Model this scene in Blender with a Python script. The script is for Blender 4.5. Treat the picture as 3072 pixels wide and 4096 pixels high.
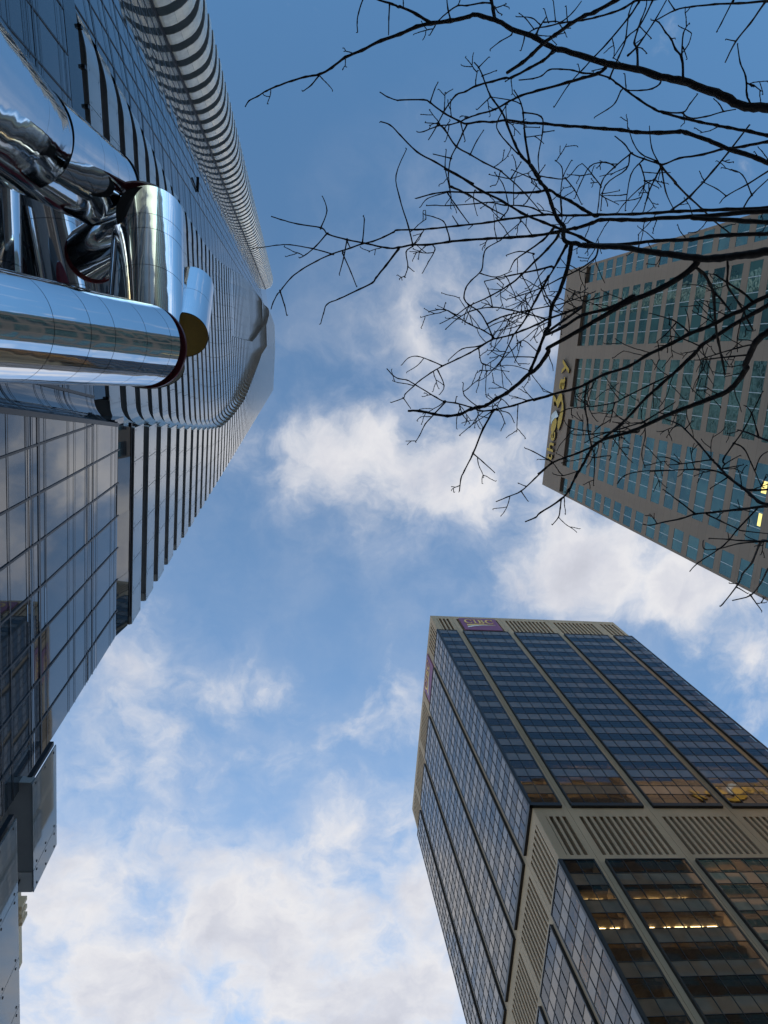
import bpy, math, random
from mathutils import Vector, Matrix

# ------------------------------------------------------------------ camera, sky, sun
scene = bpy.context.scene
for o in list(bpy.data.objects):
    bpy.data.objects.remove(o)
COL = scene.collection
R_ = math.radians

F = 3060.0                      # focal length in photo pixels (3072 x 4096)
PCX, PCY = 1536.0, 2048.0
ZEN = (1167.0, 1420.0)          # image of the zenith
_z = Vector((ZEN[0]-PCX, ZEN[1]-PCY, F)).normalized()
_u = (math.sin(R_(-3.07)), math.cos(R_(-3.07)))
_a = Vector((ZEN[0]-PCX, ZEN[1]-PCY, F))
_t = -_a.dot(_a)/_a.dot(Vector((_u[0], _u[1], 0)))
_y = (_a + _t*Vector((_u[0], _u[1], 0))).normalized()
if _y.y < 0: _y = -_y
_x = _y.cross(_z)
RW = Matrix((_x, _y, _z))       # camera frame (right, down, forward) -> world
GROUND = -1.6                   # the eye is the world's origin

def ray(px, py):
    return RW @ Vector((px-PCX, py-PCY, F))
def at_h(px, py, h):
    d = ray(px, py); return d*(h/d.z)
def at_x(px, py, X):
    d = ray(px, py); return d*(X/d.x)
def at_d(px, py, D):
    return ray(px, py).normalized()*D

cam_d = bpy.data.cameras.new('camera')
cam = bpy.data.objects.new('camera', cam_d)
COL.objects.link(cam)
right = RW.col[0]; down = RW.col[1]; fwd = RW.col[2]
cam.matrix_world = Matrix(((right.x, -down.x, -fwd.x, 0), (right.y, -down.y, -fwd.y, 0),
                           (right.z, -down.z, -fwd.z, 0), (0, 0, 0, 1)))
cam_d.sensor_fit = 'VERTICAL'; cam_d.sensor_height = 36.0; cam_d.sensor_width = 27.0
cam_d.lens = 36.0*F/4096.0
cam_d.clip_start = 0.05; cam_d.clip_end = 5000
scene.camera = cam
scene.render.engine = 'CYCLES'
scene.view_settings.view_transform = 'Standard'
scene.view_settings.look = 'None'
scene.view_settings.gamma = 1
scene.view_settings.exposure = 1.15
scene.cycles.max_bounces = 8
scene.cycles.glossy_bounces = 5
scene.cycles.transparent_max_bounces = 8

SUN_EL = R_(12.0)
SUN_DIR = Vector((0.0, math.cos(SUN_EL), math.sin(SUN_EL)))   # low in the west, along the street
sun_d = bpy.data.lights.new('sun', 'SUN')
sun_d.energy = 2.1; sun_d.angle = R_(0.5); sun_d.color = (1.0, 0.86, 0.66)
sun = bpy.data.objects.new('sun', sun_d); COL.objects.link(sun)
sun.rotation_euler = SUN_DIR.to_track_quat('Z', 'Y').to_euler()
sun.location = SUN_DIR*400

SKY_STRENGTH = 0.15
CLOUD_GAIN = 0.43
world = bpy.data.worlds.new('World'); scene.world = world; world.use_nodes = True
wt = world.node_tree; wt.nodes.clear()
def wn(t, **k):
    n = wt.nodes.new(t)
    for a, b in k.items(): setattr(n, a, b)
    return n
def wl(a, b): wt.links.new(a, b)
def wmath(op, a, b=None, c=None, clamp=False):
    n = wn('ShaderNodeMath', operation=op); n.use_clamp = clamp
    for i, v in enumerate((a, b, c)):
        if v is None: continue
        if isinstance(v, (int, float)): n.inputs[i].default_value = v
        else: wl(v, n.inputs[i])
    return n.outputs[0]
def wvec(op, a, b=None):
    n = wn('ShaderNodeVectorMath', operation=op)
    for i, v in enumerate((a, b)):
        if v is None: continue
        if isinstance(v, tuple): n.inputs[i].default_value = v
        else: wl(v, n.inputs[i])
    return n
sky = wn('ShaderNodeTexSky', sky_type='NISHITA')
sky.sun_disc = False; sky.sun_elevation = SUN_EL; sky.sun_rotation = 0.0
sky.air_density = 1.0; sky.dust_density = 0.8; sky.ozone_density = 4.0; sky.altitude = 100
tc = wn('ShaderNodeTexCoord')
sep = wn('ShaderNodeSeparateXYZ'); wl(tc.outputs['Generated'], sep.inputs[0])
zc = wmath('MAXIMUM', sep.outputs[2], 0.10)
cu = wmath('DIVIDE', sep.outputs[0], zc); cv = wmath('DIVIDE', sep.outputs[1], zc)
comb = wn('ShaderNodeCombineXYZ'); wl(cu, comb.inputs[0]); wl(cv, comb.inputs[1])
P = comb.outputs[0]
def wnoise(vec, scale, detail=6, rough=0.55, dist=0.0):
    n = wn('ShaderNodeTexNoise'); n.inputs['Scale'].default_value = scale
    n.inputs['Detail'].default_value = detail; n.inputs['Roughness'].default_value = rough
    n.inputs['Distortion'].default_value = dist
    wl(vec, n.inputs['Vector']); return n
warp = wnoise(P, 8.0, 5, 0.55)
wv = wvec('SUBTRACT', warp.outputs['Color'], (0.5, 0.5, 0.5))
ws = wvec('MULTIPLY', wv.outputs[0], (0.09, 0.09, 0.0))
PW = wvec('ADD', P, ws.outputs[0]).outputs[0]
# banks of cloud: (x, y, half width, half height, thickness) over the street, as seen from the pavement
CLOUDS = [(302, 1447, 86, 65, 0.42), (323, 1587, 76, 65, 0.42), (291, 1684, 65, 38, 0.5), (205, 1705, 27, 16, 0.35), (377, 1598, 65, 43, 0.36), (539, 1501, 76, 49, 0.55),
 (571, 1339, 32, 32, 0.22), (345, 1307, 54, 54, 0.28), (647, 1447, 32, 22, 0.25), (690, 1608, 49, 49, 0.34), (798, 1555, 43, 65, 0.38), (884, 1522, 38, 65, 0.42),
 (550, 1705, 16, 43, 0.2), (323, 1846, 194, 54, 0.5), (140, 1932, 86, 65, 0.5), (248, 2072, 119, 76, 0.8), (496, 1986, 130, 86, 0.7), (701, 1975, 216, 130, 0.75),
 (808, 1781, 119, 86, 0.52), (916, 1910, 65, 86, 0.6), (862, 2104, 162, 130, 0.7), (593, 2190, 302, 97, 0.75), (162, 2190, 108, 54, 0.5), (86, 2061, 54, 65, -0.5),
 (528, 1781, 49, 38, -0.35), (625, 1776, 43, 49, -0.32), (399, 2158, 32, 27, -0.2), (655, 958, 118, 62, 0.68), (806, 984, 135, 74, 0.51), (794, 1082, 86, 74, 0.38),
 (930, 1033, 111, 86, 0.5), (1040, 1070, 74, 74, 0.34), (634, 1082, 62, 49, 0.25), (1016, 959, 98, 62, 0.3), (917, 688, 98, 74, 0.15), (1065, 737, 86, 98, 0.19),
 (1127, 786, 62, 74, 0.25), (1003, 614, 74, 62, 0.14), (1151, 1008, 37, 62, 0.4), (1176, 1131, 86, 62, 0.5), (1287, 1156, 111, 74, 0.6), (1225, 1255, 123, 62, 0.65),
 (1422, 1230, 148, 62, 0.65), (1533, 1279, 98, 74, 0.6), (1348, 1292, 148, 49, 0.6), (1533, 1402, 111, 62, 0.5), (1620, 1476, 74, 86, 0.5), (1077, 1255, 37, 31, 0.3),
 (1040, 1292, 25, 25, 0.2), (1435, 1390, 74, 37, -0.4), (1016, 1168, 74, 34, -0.3), (1850, 1350, 200, 250, 0.5), (500, 2650, 1000, 300, 0.6), (1700, 2500, 600, 400, 0.4),
 (-250, 2100, 350, 450, 0.6), (120, 2080, 160, 120, 0.4), (600, 1290, 300, 110, -0.22), (900, 1330, 160, 90, -0.18), (450, 1180, 160, 160, -0.2), (760, 1420, 150, 60, -0.1), (1100, 200, 700, 300, -0.35),
 (640, 700, 90, 200, -0.2), (980, 2160, 170, 110, 0.45), (420, 2180, 120, 60, 0.3)]
acc = None
for (x, y, rx, ry, amp) in CLOUDS:
    s = 3072/1659.0
    d = ray(x*s, y*s); c = (d.x/d.z, d.y/d.z, 0.0)
    q = wvec('SUBTRACT', PW, c).outputs[0]
    q = wvec('MULTIPLY', q, (1652.0/rx/1.25, 1652.0/ry/1.25, 0.0)).outputs[0]
    dd = wvec('DOT_PRODUCT', q, q).outputs['Value']
    g = wmath('EXPONENT', wmath('MULTIPLY', dd, -0.8))
    acc = wmath('MULTIPLY', g, amp) if acc is None else wmath('MULTIPLY_ADD', g, amp, acc)
n1 = wnoise(PW, 8.5, 10, 0.58)
n2 = wnoise(P, 2.2, 4, 0.5)
n4 = wnoise(PW, 24.0, 8, 0.62)
fine = wmath('ADD', wmath('MULTIPLY_ADD', n1.outputs['Fac'], 2.5, -1.28), wmath('MULTIPLY_ADD', n4.outputs['Fac'], 0.9, -0.45))
broad = wmath('MULTIPLY_ADD', n2.outputs['Fac'], 0.5, -0.25)
rad2 = wmath('ADD', wmath('MULTIPLY', cu, cu), wmath('MULTIPLY', cv, cv))
low = wn('ShaderNodeMapRange', interpolation_type='SMOOTHSTEP'); wl(rad2, low.inputs['Value'])
low.inputs['From Min'].default_value = 1.0; low.inputs['From Max'].default_value = 4.0      # unseen bright banks added low in the sky to light the walls
acc = wmath('MULTIPLY_ADD', low.outputs[0], 0.40, wmath('MULTIPLY', acc, 1.0))
dens = wmath('ADD', wmath('ADD', acc, fine), broad)
mr = wn('ShaderNodeMapRange', interpolation_type='SMOOTHSTEP')
mr.inputs['From Min'].default_value = 0.02; mr.inputs['From Max'].default_value = 1.22
wl(dens, mr.inputs['Value'])
veil = wn('ShaderNodeMapRange', interpolation_type='SMOOTHSTEP'); wl(cv, veil.inputs['Value'])
veil.inputs['From Min'].default_value = -0.5; veil.inputs['From Max'].default_value = 0.9; veil.inputs['To Max'].default_value = 0.24
thin = wmath('MULTIPLY', veil.outputs[0], wmath('MULTIPLY_ADD', n2.outputs['Fac'], 1.6, -0.1, clamp=True))
soft = None
for (x, y, rx, ry, amp) in [(1020, 690, 230, 250, .40), (830, 1000, 330, 190, .34), (1280, 1200, 380, 230, .34), (550, 1960, 620, 300, .42), (330, 1520, 220, 200, .22), (-250, 2100, 350, 450, .4)]:
    d = ray(x*3072/1659.0, y*3072/1659.0)
    q = wvec('MULTIPLY', wvec('SUBTRACT', PW, (d.x/d.z, d.y/d.z, 0.0)).outputs[0], (1652.0/rx, 1652.0/ry, 0.0)).outputs[0]
    g = wmath('EXPONENT', wmath('MULTIPLY', wvec('DOT_PRODUCT', q, q).outputs['Value'], -0.9))
    soft = wmath('MULTIPLY', g, amp) if soft is None else wmath('MULTIPLY_ADD', g, amp, soft)
n5 = wnoise(PW, 9.0, 9, 0.62)
wisp = wn('ShaderNodeMapRange', interpolation_type='SMOOTHSTEP'); wl(n5.outputs['Fac'], wisp.inputs['Value'])
wisp.inputs['From Min'].default_value = 0.36; wisp.inputs['From Max'].default_value = 0.68
thin = wmath('ADD', thin, wmath('MULTIPLY', soft, wmath('MULTIPLY_ADD', wisp.outputs[0], 1.1, 0.18)), clamp=True)
c0 = wmath('MULTIPLY', mr.outputs[0], 0.95)
cover = wmath('ADD', c0, wmath('MULTIPLY', wmath('SUBTRACT', 1.0, c0), thin))
shade = wn('ShaderNodeValToRGB')
sr = shade.color_ramp
sr.elements[0].position = 0.15; sr.elements[0].color = (.60, .66, .80, 1)
sr.elements[1].position = 1.0; sr.elements[1].color = (.60, .61, .68, 1)
e = sr.elements.new(0.48); e.color = (.88, .87, .89, 1)
e = sr.elements.new(0.74); e.color = (.70, .71, .78, 1)
n3 = wnoise(PW, 5.5, 10, 0.62)
sh = wmath('ADD', wmath('MULTIPLY', dens, 0.22), wmath('MULTIPLY_ADD', n3.outputs['Fac'], 1.5, -0.40), clamp=True)
wl(sh, shade.inputs[0])
bg1 = wn('ShaderNodeBackground'); wl(wvec('MULTIPLY', sky.outputs[0], (1.0, 1.10, 1.01)).outputs[0], bg1.inputs[0]); bg1.inputs[1].default_value = SKY_STRENGTH
bg2 = wn('ShaderNodeBackground'); wl(shade.outputs[0], bg2.inputs[0]); wl(wmath('MULTIPLY_ADD', low.outputs[0], CLOUD_GAIN*0.8, CLOUD_GAIN), bg2.inputs[1])
mx = wn('ShaderNodeMixShader'); wl(cover, mx.inputs[0]); wl(bg1.outputs[0], mx.inputs[1]); wl(bg2.outputs[0], mx.inputs[2])
wo = wn('ShaderNodeOutputWorld'); wl(mx.outputs[0], wo.inputs[0])

# ------------------------------------------------------------------ materials
def new_mat(name):
    m = bpy.data.materials.new(name); m.use_nodes = True
    nt = m.node_tree; nt.nodes.clear()
    out = nt.nodes.new('ShaderNodeOutputMaterial')
    return m, nt, out
def coord(nt):
    return nt.nodes.new('ShaderNodeTexCoord').outputs['Object']
def noise(nt, vec, scale, detail=5, rough=.55, stretch=None):
    if stretch:
        mp = nt.nodes.new('ShaderNodeMapping'); mp.inputs['Scale'].default_value = stretch
        nt.links.new(vec, mp.inputs[0]); vec = mp.outputs[0]
    n = nt.nodes.new('ShaderNodeTexNoise'); n.inputs['Scale'].default_value = scale
    n.inputs['Detail'].default_value = detail; n.inputs['Roughness'].default_value = rough
    nt.links.new(vec, n.inputs['Vector']); return n.outputs['Fac']
def ramp(nt, fac, stops):
    r = nt.nodes.new('ShaderNodeValToRGB')
    el = r.color_ramp.elements
    el[0].position, el[0].color = stops[0][0], (*stops[0][1], 1)
    el[1].position, el[1].color = stops[-1][0], (*stops[-1][1], 1)
    for p, c in stops[1:-1]:
        q = el.new(p); q.color = (*c, 1)
    nt.links.new(fac, r.inputs[0]); return r.outputs[0]
def bump(nt, height, strength, dist):
    b = nt.nodes.new('ShaderNodeBump'); b.inputs['Strength'].default_value = strength
    b.inputs['Distance'].default_value = dist
    nt.links.new(height, b.inputs['Height']); return b.outputs[0]
def principled(nt, out, color=None, rough=.5, metal=0, ior=1.5, spec=.5):
    b = nt.nodes.new('ShaderNodeBsdfPrincipled')
    if isinstance(color, tuple): b.inputs['Base Color'].default_value = (*color, 1)
    elif color is not None: nt.links.new(color, b.inputs['Base Color'])
    b.inputs['Roughness'].default_value = rough; b.inputs['Metallic'].default_value = metal
    b.inputs['IOR'].default_value = ior; b.inputs['Specular IOR Level'].default_value = spec
    nt.links.new(b.outputs[0], out.inputs[0]); return b
def plain(name, c, rough=.6, metal=0, var=.15, scale=3.0):
    m, nt, out = new_mat(name)
    f = noise(nt, coord(nt), scale)
    lo = tuple(x*(1-var) for x in c); hi = tuple(min(1, x*(1+var)) for x in c)
    principled(nt, out, ramp(nt, f, [(.3, lo), (.7, hi)]), rough, metal)
    return m
def concrete(name, c, streak=.25, grain=.12, joint=None):
    m, nt, out = new_mat(name)
    co = coord(nt)
    big = noise(nt, co, .35, 6, .6, (1, 1, .12))
    small = noise(nt, co, 9, 6, .7)
    mixf = nt.nodes.new('ShaderNodeMath'); mixf.operation = 'MULTIPLY_ADD'
    nt.links.new(small, mixf.inputs[0]); mixf.inputs[1].default_value = grain/(streak+1e-3); nt.links.new(big, mixf.inputs[2])
    col = ramp(nt, mixf.outputs[0], [(.25, tuple(x*(1-streak) for x in c)), (.6, c), (1.1 if False else .95, tuple(x*(1+streak*.6) for x in c))])
    if joint:
        br = nt.nodes.new('ShaderNodeTexBrick')
        br.offset = 0.0
        br.inputs['Scale'].default_value = 1.0
        br.inputs['Brick Width'].default_value = joint[0]; br.inputs['Row Height'].default_value = joint[1]
        br.inputs['Mortar Size'].default_value = .03; br.inputs['Mortar Smooth'].default_value = .4
        br.inputs['Color1'].default_value = (1, 1, 1, 1); br.inputs['Color2'].default_value = (.93, .93, .94, 1)
        br.inputs['Mortar'].default_value = (.72, .70, .68, 1)
        mp = nt.nodes.new('ShaderNodeMapping'); mp.inputs['Rotation'].default_value = joint[2]
        nt.links.new(co, mp.inputs[0]); nt.links.new(mp.outputs[0], br.inputs['Vector'])
        mm = nt.nodes.new('ShaderNodeMix'); mm.data_type = 'RGBA'; mm.blend_type = 'MULTIPLY'; mm.inputs[0].default_value = 1
        nt.links.new(col, mm.inputs[6]); nt.links.new(br.outputs['Color'], mm.inputs[7]); col = mm.outputs[2]
    b = principled(nt, out, col, .85, 0, 1.45, .3)
    nt.links.new(bump(nt, small, .25, .02), b.inputs['Normal'])
    return m
def mirror_glass(name, c, ior=1.6, rough=.015, wave=.0, wscale=.5, stretch=(1, 1, 1), tint=(1, 1, 1), var=.3, vscale=.4):
    m, nt, out = new_mat(name)
    co = coord(nt)
    f = noise(nt, co, vscale, 3)
    b = principled(nt, out, ramp(nt, f, [(.3, tuple(x*(1-var) for x in c)), (.7, tuple(x*(1+var) for x in c))]), rough, 0, ior, .5)
    b.inputs['Specular Tint'].default_value = (*tint, 1)
    if wave:
        w = noise(nt, co, wscale, 2, .4, stretch)
        nt.links.new(bump(nt, w, 1.0, wave), b.inputs['Normal'])
    return m
def see_glass(name, tint, ior=1.6, wave=0, wscale=.4, rtint=(1, 1, 1)):
    m, nt, out = new_mat(name)
    fr = nt.nodes.new('ShaderNodeFresnel'); fr.inputs[0].default_value = ior
    gl = nt.nodes.new('ShaderNodeBsdfGlossy'); gl.inputs['Roughness'].default_value = .01; gl.inputs['Color'].default_value = (*rtint, 1)
    tr = nt.nodes.new('ShaderNodeBsdfTransparent'); tr.inputs[0].default_value = (*tint, 1)
    mix = nt.nodes.new('ShaderNodeMixShader')
    nt.links.new(fr.outputs[0], mix.inputs[0]); nt.links.new(tr.outputs[0], mix.inputs[1]); nt.links.new(gl.outputs[0], mix.inputs[2])
    nt.links.new(mix.outputs[0], out.inputs[0])
    if wave:
        w = noise(nt, coord(nt), wscale, 2, .4)
        nb = bump(nt, w, 1.0, wave)
        nt.links.new(nb, gl.inputs['Normal']); nt.links.new(nb, fr.inputs['Normal'])
    return m
def emit(name, c, s):
    m, nt, out = new_mat(name)
    n = nt.nodes.new('ShaderNodeEmission'); n.inputs[0].default_value = (*c, 1); n.inputs[1].default_value = s
    nt.links.new(n.outputs[0], out.inputs[0]); return m

M = {}
M['asphalt'] = plain('asphalt', (.05, .05, .052), .9, 0, .3, 6)
M['paving'] = plain('paving', (.22, .21, .20), .85, 0, .2, 2)
M['paint'] = plain('road_paint', (.7, .7, .68), .7, 0, .15, 8)
M['bank_concrete'] = concrete('bank_concrete', (.45, .328, .228), .30, .10)
M['bay_concrete'] = concrete('bay_concrete', (.345, .243, .185), .16, .05, (1.65, .60, (R_(90), 0, R_(90))))
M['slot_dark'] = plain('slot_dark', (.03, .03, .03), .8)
M['black_frame'] = plain('black_frame', (.012, .012, .014), .45, 0, .2, 3)
M['mullion_dark'] = plain('mullion_dark', (.012, .014, .02), .4, 0, .2, 3)
M['bank_vision'] = see_glass('bank_vision', (.60, .54, .45), 1.55, .0025, .5, (.86, .90, .95))
M['bank_spandrel'] = mirror_glass('bank_spandrel', (.135, .096, .068), 1.72, .03, .002, .5, (1, 1, 1), (.95, .95, 1))
M['ceiling'] = plain('ceiling', (.52, .42, .29), .9)
M['interior'] = plain('interior', (.10, .07, .045), .9, 0, .6, .3)
M['lamp'] = emit('lamp_tube', (1, .82, .48), 7.0)
m, nt, out = new_mat('bay_glass')
fr = nt.nodes.new('ShaderNodeFresnel'); fr.inputs[0].default_value = 2.3
gl = nt.nodes.new('ShaderNodeBsdfGlossy'); gl.inputs['Roughness'].default_value = .012; gl.inputs['Color'].default_value = (.80, 1.0, .88, 1)
df = nt.nodes.new('ShaderNodeBsdfDiffuse')
nt.links.new(ramp(nt, noise(nt, coord(nt), .22, 2), [(.35, (.025, .055, .055)), (.65, (.075, .15, .135))]), df.inputs[0])
nb = bump(nt, noise(nt, coord(nt), .60, 2, .4), 1.0, .022)
nt.links.new(nb, gl.inputs['Normal'])
mx_ = nt.nodes.new('ShaderNodeMixShader')
nt.links.new(fr.outputs[0], mx_.inputs[0]); nt.links.new(df.outputs[0], mx_.inputs[1]); nt.links.new(gl.outputs[0], mx_.inputs[2])
nt.links.new(mx_.outputs[0], out.inputs[0]); M['bay_glass'] = m
M['light_mullion'] = plain('light_mullion', (.55, .57, .58), .5, 0, .1)
M['lit_blind'] = emit('lit_blind', (.95, .78, .25), .75)
M['tower_glass'] = mirror_glass('tower_glass', (.036, .046, .058), 1.95, .02, .004, .35, (1, 1, .5), (.92, .97, 1), .35, .2)
M['tower_spandrel'] = mirror_glass('tower_spandrel', (.060, .075, .090), 1.75, .03, .004, .35, (1, 1, .5), (.92, .97, 1), .35, .2)
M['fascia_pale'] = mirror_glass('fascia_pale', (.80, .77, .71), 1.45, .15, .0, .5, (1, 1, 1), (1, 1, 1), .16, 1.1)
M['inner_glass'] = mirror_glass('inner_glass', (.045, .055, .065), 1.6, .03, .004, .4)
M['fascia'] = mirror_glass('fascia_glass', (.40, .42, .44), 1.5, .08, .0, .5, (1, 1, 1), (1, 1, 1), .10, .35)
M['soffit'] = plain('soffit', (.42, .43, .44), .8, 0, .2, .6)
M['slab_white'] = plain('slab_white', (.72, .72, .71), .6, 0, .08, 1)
M['clip'] = plain('clip', (.03, .03, .035), .4, .6)
M['chrome'] = None
m, nt, out = new_mat('chrome')
co = coord(nt)
b = principled(nt, out, (.86, .87, .89), .025, 1.0)
nt.links.new(bump(nt, noise(nt, co, .9, 2, .4), 1.0, .012), b.inputs['Normal'])
rr = nt.nodes.new('ShaderNodeMapRange'); rr.inputs['To Min'].default_value = .01; rr.inputs['To Max'].default_value = .09
nt.links.new(noise(nt, co, 5, 8, .7, (1, 1, .15)), rr.inputs['Value']); nt.links.new(rr.outputs[0], b.inputs['Roughness'])
M['chrome'] = m
M['tube_dark'] = plain('tube_dark', (.015, .015, .016), .5)
M['red_disc'] = plain('red_disc', (.14, .008, .016), .35, 0, .1)
M['gold_disc'] = plain('gold_disc', (.25, .155, .022), .5, 0, .1, 20)
M['sign_gold'] = plain('sign_gold', (.72, .42, .045), .45, 0, .08, 2)
M['sign_edge'] = plain('sign_side', (.06, .05, .05), .6)  # dark sides of the raised letters and strokes
M['sign_panel'] = plain('sign_panel', (.75, .76, .77), .6, 0, .25, 1.2)
M['purple'] = plain('purple', (.24, .062, .145), .45, 0, .08)
M['sign_yellow'] = plain('sign_yellow', (.80, .52, .16), .5, 0, .05)
M['sign_white'] = plain('sign_white', (.75, .73, .74), .5, 0, .05)
M['beige_wall'] = concrete('beige_wall', (.80, .66, .50), .12, .05)
m, nt, out = new_mat('bark')
co = coord(nt)
f = noise(nt, co, 30, 8, .7)
b = principled(nt, out, ramp(nt, f, [(.3, (.020, .016, .018)), (.55, (.045, .036, .036)), (.8, (.11, .095, .085))]), .9)
nt.links.new(bump(nt, f, .8, .01), b.inputs['Normal'])
M['bark'] = m
m, nt, out = new_mat('screen_glass')
fr = nt.nodes.new('ShaderNodeFresnel'); fr.inputs[0].default_value = 1.7
gl = nt.nodes.new('ShaderNodeBsdfGlossy'); gl.inputs['Roughness'].default_value = .02
tr = nt.nodes.new('ShaderNodeBsdfTransparent'); tr.inputs[0].default_value = (.55, .62, .64, 1)
df = nt.nodes.new('ShaderNodeBsdfDiffuse'); df.inputs[0].default_value = (.50, .54, .56, 1)
m1 = nt.nodes.new('ShaderNodeMixShader'); m1.inputs[0].default_value = .55
nt.links.new(tr.outputs[0], m1.inputs[1]); nt.links.new(df.outputs[0], m1.inputs[2])
m2 = nt.nodes.new('ShaderNodeMixShader')
nt.links.new(fr.outputs[0], m2.inputs[0]); nt.links.new(m1.outputs[0], m2.inputs[1]); nt.links.new(gl.outputs[0], m2.inputs[2])
nt.links.new(m2.outputs[0], out.inputs[0]); M['screen_glass'] = m

# ------------------------------------------------------------------ mesh helpers
class MB:
    def __init__(s): s.v = []; s.f = []; s.m = []; s.sm = []
    def quad(s, a, b, c, d, mi=0, smooth=False):
        n = len(s.v); s.v += [tuple(a), tuple(b), tuple(c), tuple(d)]; s.f.append((n, n+1, n+2, n+3)); s.m.append(mi); s.sm.append(smooth)
    def box(s, x0, x1, y0, y1, z0, z1, mi=0):
        n = len(s.v)
        s.v += [(x, y, z) for z in (z0, z1) for y in (y0, y1) for x in (x0, x1)]
        for q in ((0, 2, 3, 1), (4, 5, 7, 6), (0, 1, 5, 4), (2, 6, 7, 3), (0, 4, 6, 2), (1, 3, 7, 5)):
            s.f.append(tuple(n+i for i in q)); s.m.append(mi); s.sm.append(False)
    def strip(s, A, B, mi=0, smooth=False, flip=False):
        """quads between two equally long point rows sharing vertices"""
        n = len(s.v); k = len(A)
        s.v += [tuple(p) for p in A] + [tuple(p) for p in B]
        for i in range(k-1):
            q = (n+i, n+i+1, n+k+i+1, n+k+i)
            s.f.append(q[::-1] if flip else q); s.m.append(mi); s.sm.append(smooth)
    def tube(s, pts, rad, n=6, mi=0, cap=True, smooth=True):
        pts = [Vector(p) for p in pts]
        base = len(s.v); k = len(pts)
        t = (pts[1]-pts[0]).normalized()
        a = t.orthogonal().normalized()
        for i in range(k):
            t = (pts[min(i+1, k-1)]-pts[max(i-1, 0)])
            if t.length < 1e-9: t = Vector((0, 0, 1))
            t.normalize()
            a = (a - t*a.dot(t)); a = a.normalized() if a.length > 1e-6 else t.orthogonal().normalized()
            b = t.cross(a)
            for j in range(n):
                th = 2*math.pi*j/n
                s.v.append(tuple(pts[i] + (a*math.cos(th)+b*math.sin(th))*rad[i]))
        for i in range(k-1):
            for j in range(n):
                j2 = (j+1) % n
                s.f.append((base+i*n+j, base+i*n+j2, base+(i+1)*n+j2, base+(i+1)*n+j)); s.m.append(mi); s.sm.append(smooth)
        if cap:
            s.f.append(tuple(base+j for j in range(n))[::-1]); s.m.append(mi); s.sm.append(False)
            s.f.append(tuple(base+(k-1)*n+j for j in range(n))); s.m.append(mi); s.sm.append(False)
    def prism(s, poly, axis_fn, d0, d1, mi=0, side=None):
        """extrude a 2D polygon; axis_fn(p, d) -> 3D"""
        n = len(s.v); k = len(poly); side = mi if side is None else side
        s.v += [tuple(axis_fn(p, d0)) for p in poly] + [tuple(axis_fn(p, d1)) for p in poly]
        s.f.append(tuple(range(n, n+k))); s.m.append(mi); s.sm.append(False)
        s.f.append(tuple(range(n+k, n+2*k))[::-1]); s.m.append(mi); s.sm.append(False)
        for i in range(k):
            j = (i+1) % k
            s.f.append((n+i, n+j, n+k+j, n+k+i)); s.m.append(side); s.sm.append(False)
    def face_to(s, d):
        """turn the single-sided panes so that they look along d"""
        d = Vector(d)
        for i, q in enumerate(s.f):
            p = [Vector(s.v[k]) for k in q[:3]]
            if (p[1]-p[0]).cross(p[2]-p[1]).dot(d) < 0: s.f[i] = q[::-1]
    def build(s, name, mats, parent=None):
        o0 = ORIG.get(parent.name, Vector((0, 0, 0))) if parent else Vector((0, 0, 0))
        me = bpy.data.meshes.new(name)
        me.from_pydata([(x-o0.x, y-o0.y, z-o0.z) for x, y, z in s.v], [], s.f)
        for mm in (mats if isinstance(mats, (list, tuple)) else [mats]): me.materials.append(M[mm])
        me.polygons.foreach_set('material_index', s.m)
        me.polygons.foreach_set('use_smooth', s.sm)
        me.update()
        o = bpy.data.objects.new(name, me); COL.objects.link(o)
        if parent: o.parent = parent; ORIG[o.name] = o0
        return o
ORIG = {}
def thing(name, label, cat, loc, group=None):
    o = bpy.data.objects.new(name, None); COL.objects.link(o)
    o.location = loc; ORIG[o.name] = Vector(loc)
    o['label'] = label; o['category'] = cat
    if group: o['group'] = group
    return o
def tag(o, label, cat, group=None):
    o['label'] = label; o['category'] = cat
    if group: o['group'] = group
def interp(x, tab):
    if x <= tab[0][0]: return tab[0][1]
    for (a, va), (b, vb) in zip(tab, tab[1:]):
        if x <= b: return va+(vb-va)*(x-a)/(b-a)
    return tab[-1][1]
rnd = random.Random(7)

# ------------------------------------------------------------------ ground (structure)
def struct(name, mb, mat):
    o = mb.build(name, mat); o['kind'] = 'structure'; return o
b = MB(); b.quad((-900, -900, GROUND-.25), (900, -900, GROUND-.25), (900, 900, GROUND-.25), (-900, 900, GROUND-.25)); struct('ground', b, 'paving')
b = MB(); b.quad((9, -700, GROUND-.15), (26, -700, GROUND-.15), (26, 700, GROUND-.15), (9, 700, GROUND-.15)); struct('road', b, 'asphalt')
b = MB(); b.quad((-700, 24, GROUND-.146), (700, 24, GROUND-.146), (700, 42, GROUND-.146), (-700, 42, GROUND-.146)); struct('cross_road', b, 'asphalt')
b = MB()
b.box(-60, 9, -200, 24, GROUND-.2, GROUND); b.box(26, 200, -200, 24, GROUND-.2, GROUND)
b.box(26, 200, 42, 300, GROUND-.2, GROUND); b.box(-60, 9, 42, 300, GROUND-.2, GROUND); struct('pavement', b, 'paving')
b = MB()
for y in list(range(-190, 22, 6))+list(range(46, 200, 6)): b.box(17.4, 17.6, y, y+3, GROUND-.15, GROUND-.142)
for x in range(-60, 8, 6): b.box(x, x+3, 32.9, 33.1, GROUND-.146, GROUND-.138)
struct('road_marking', b, 'paint')

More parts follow.
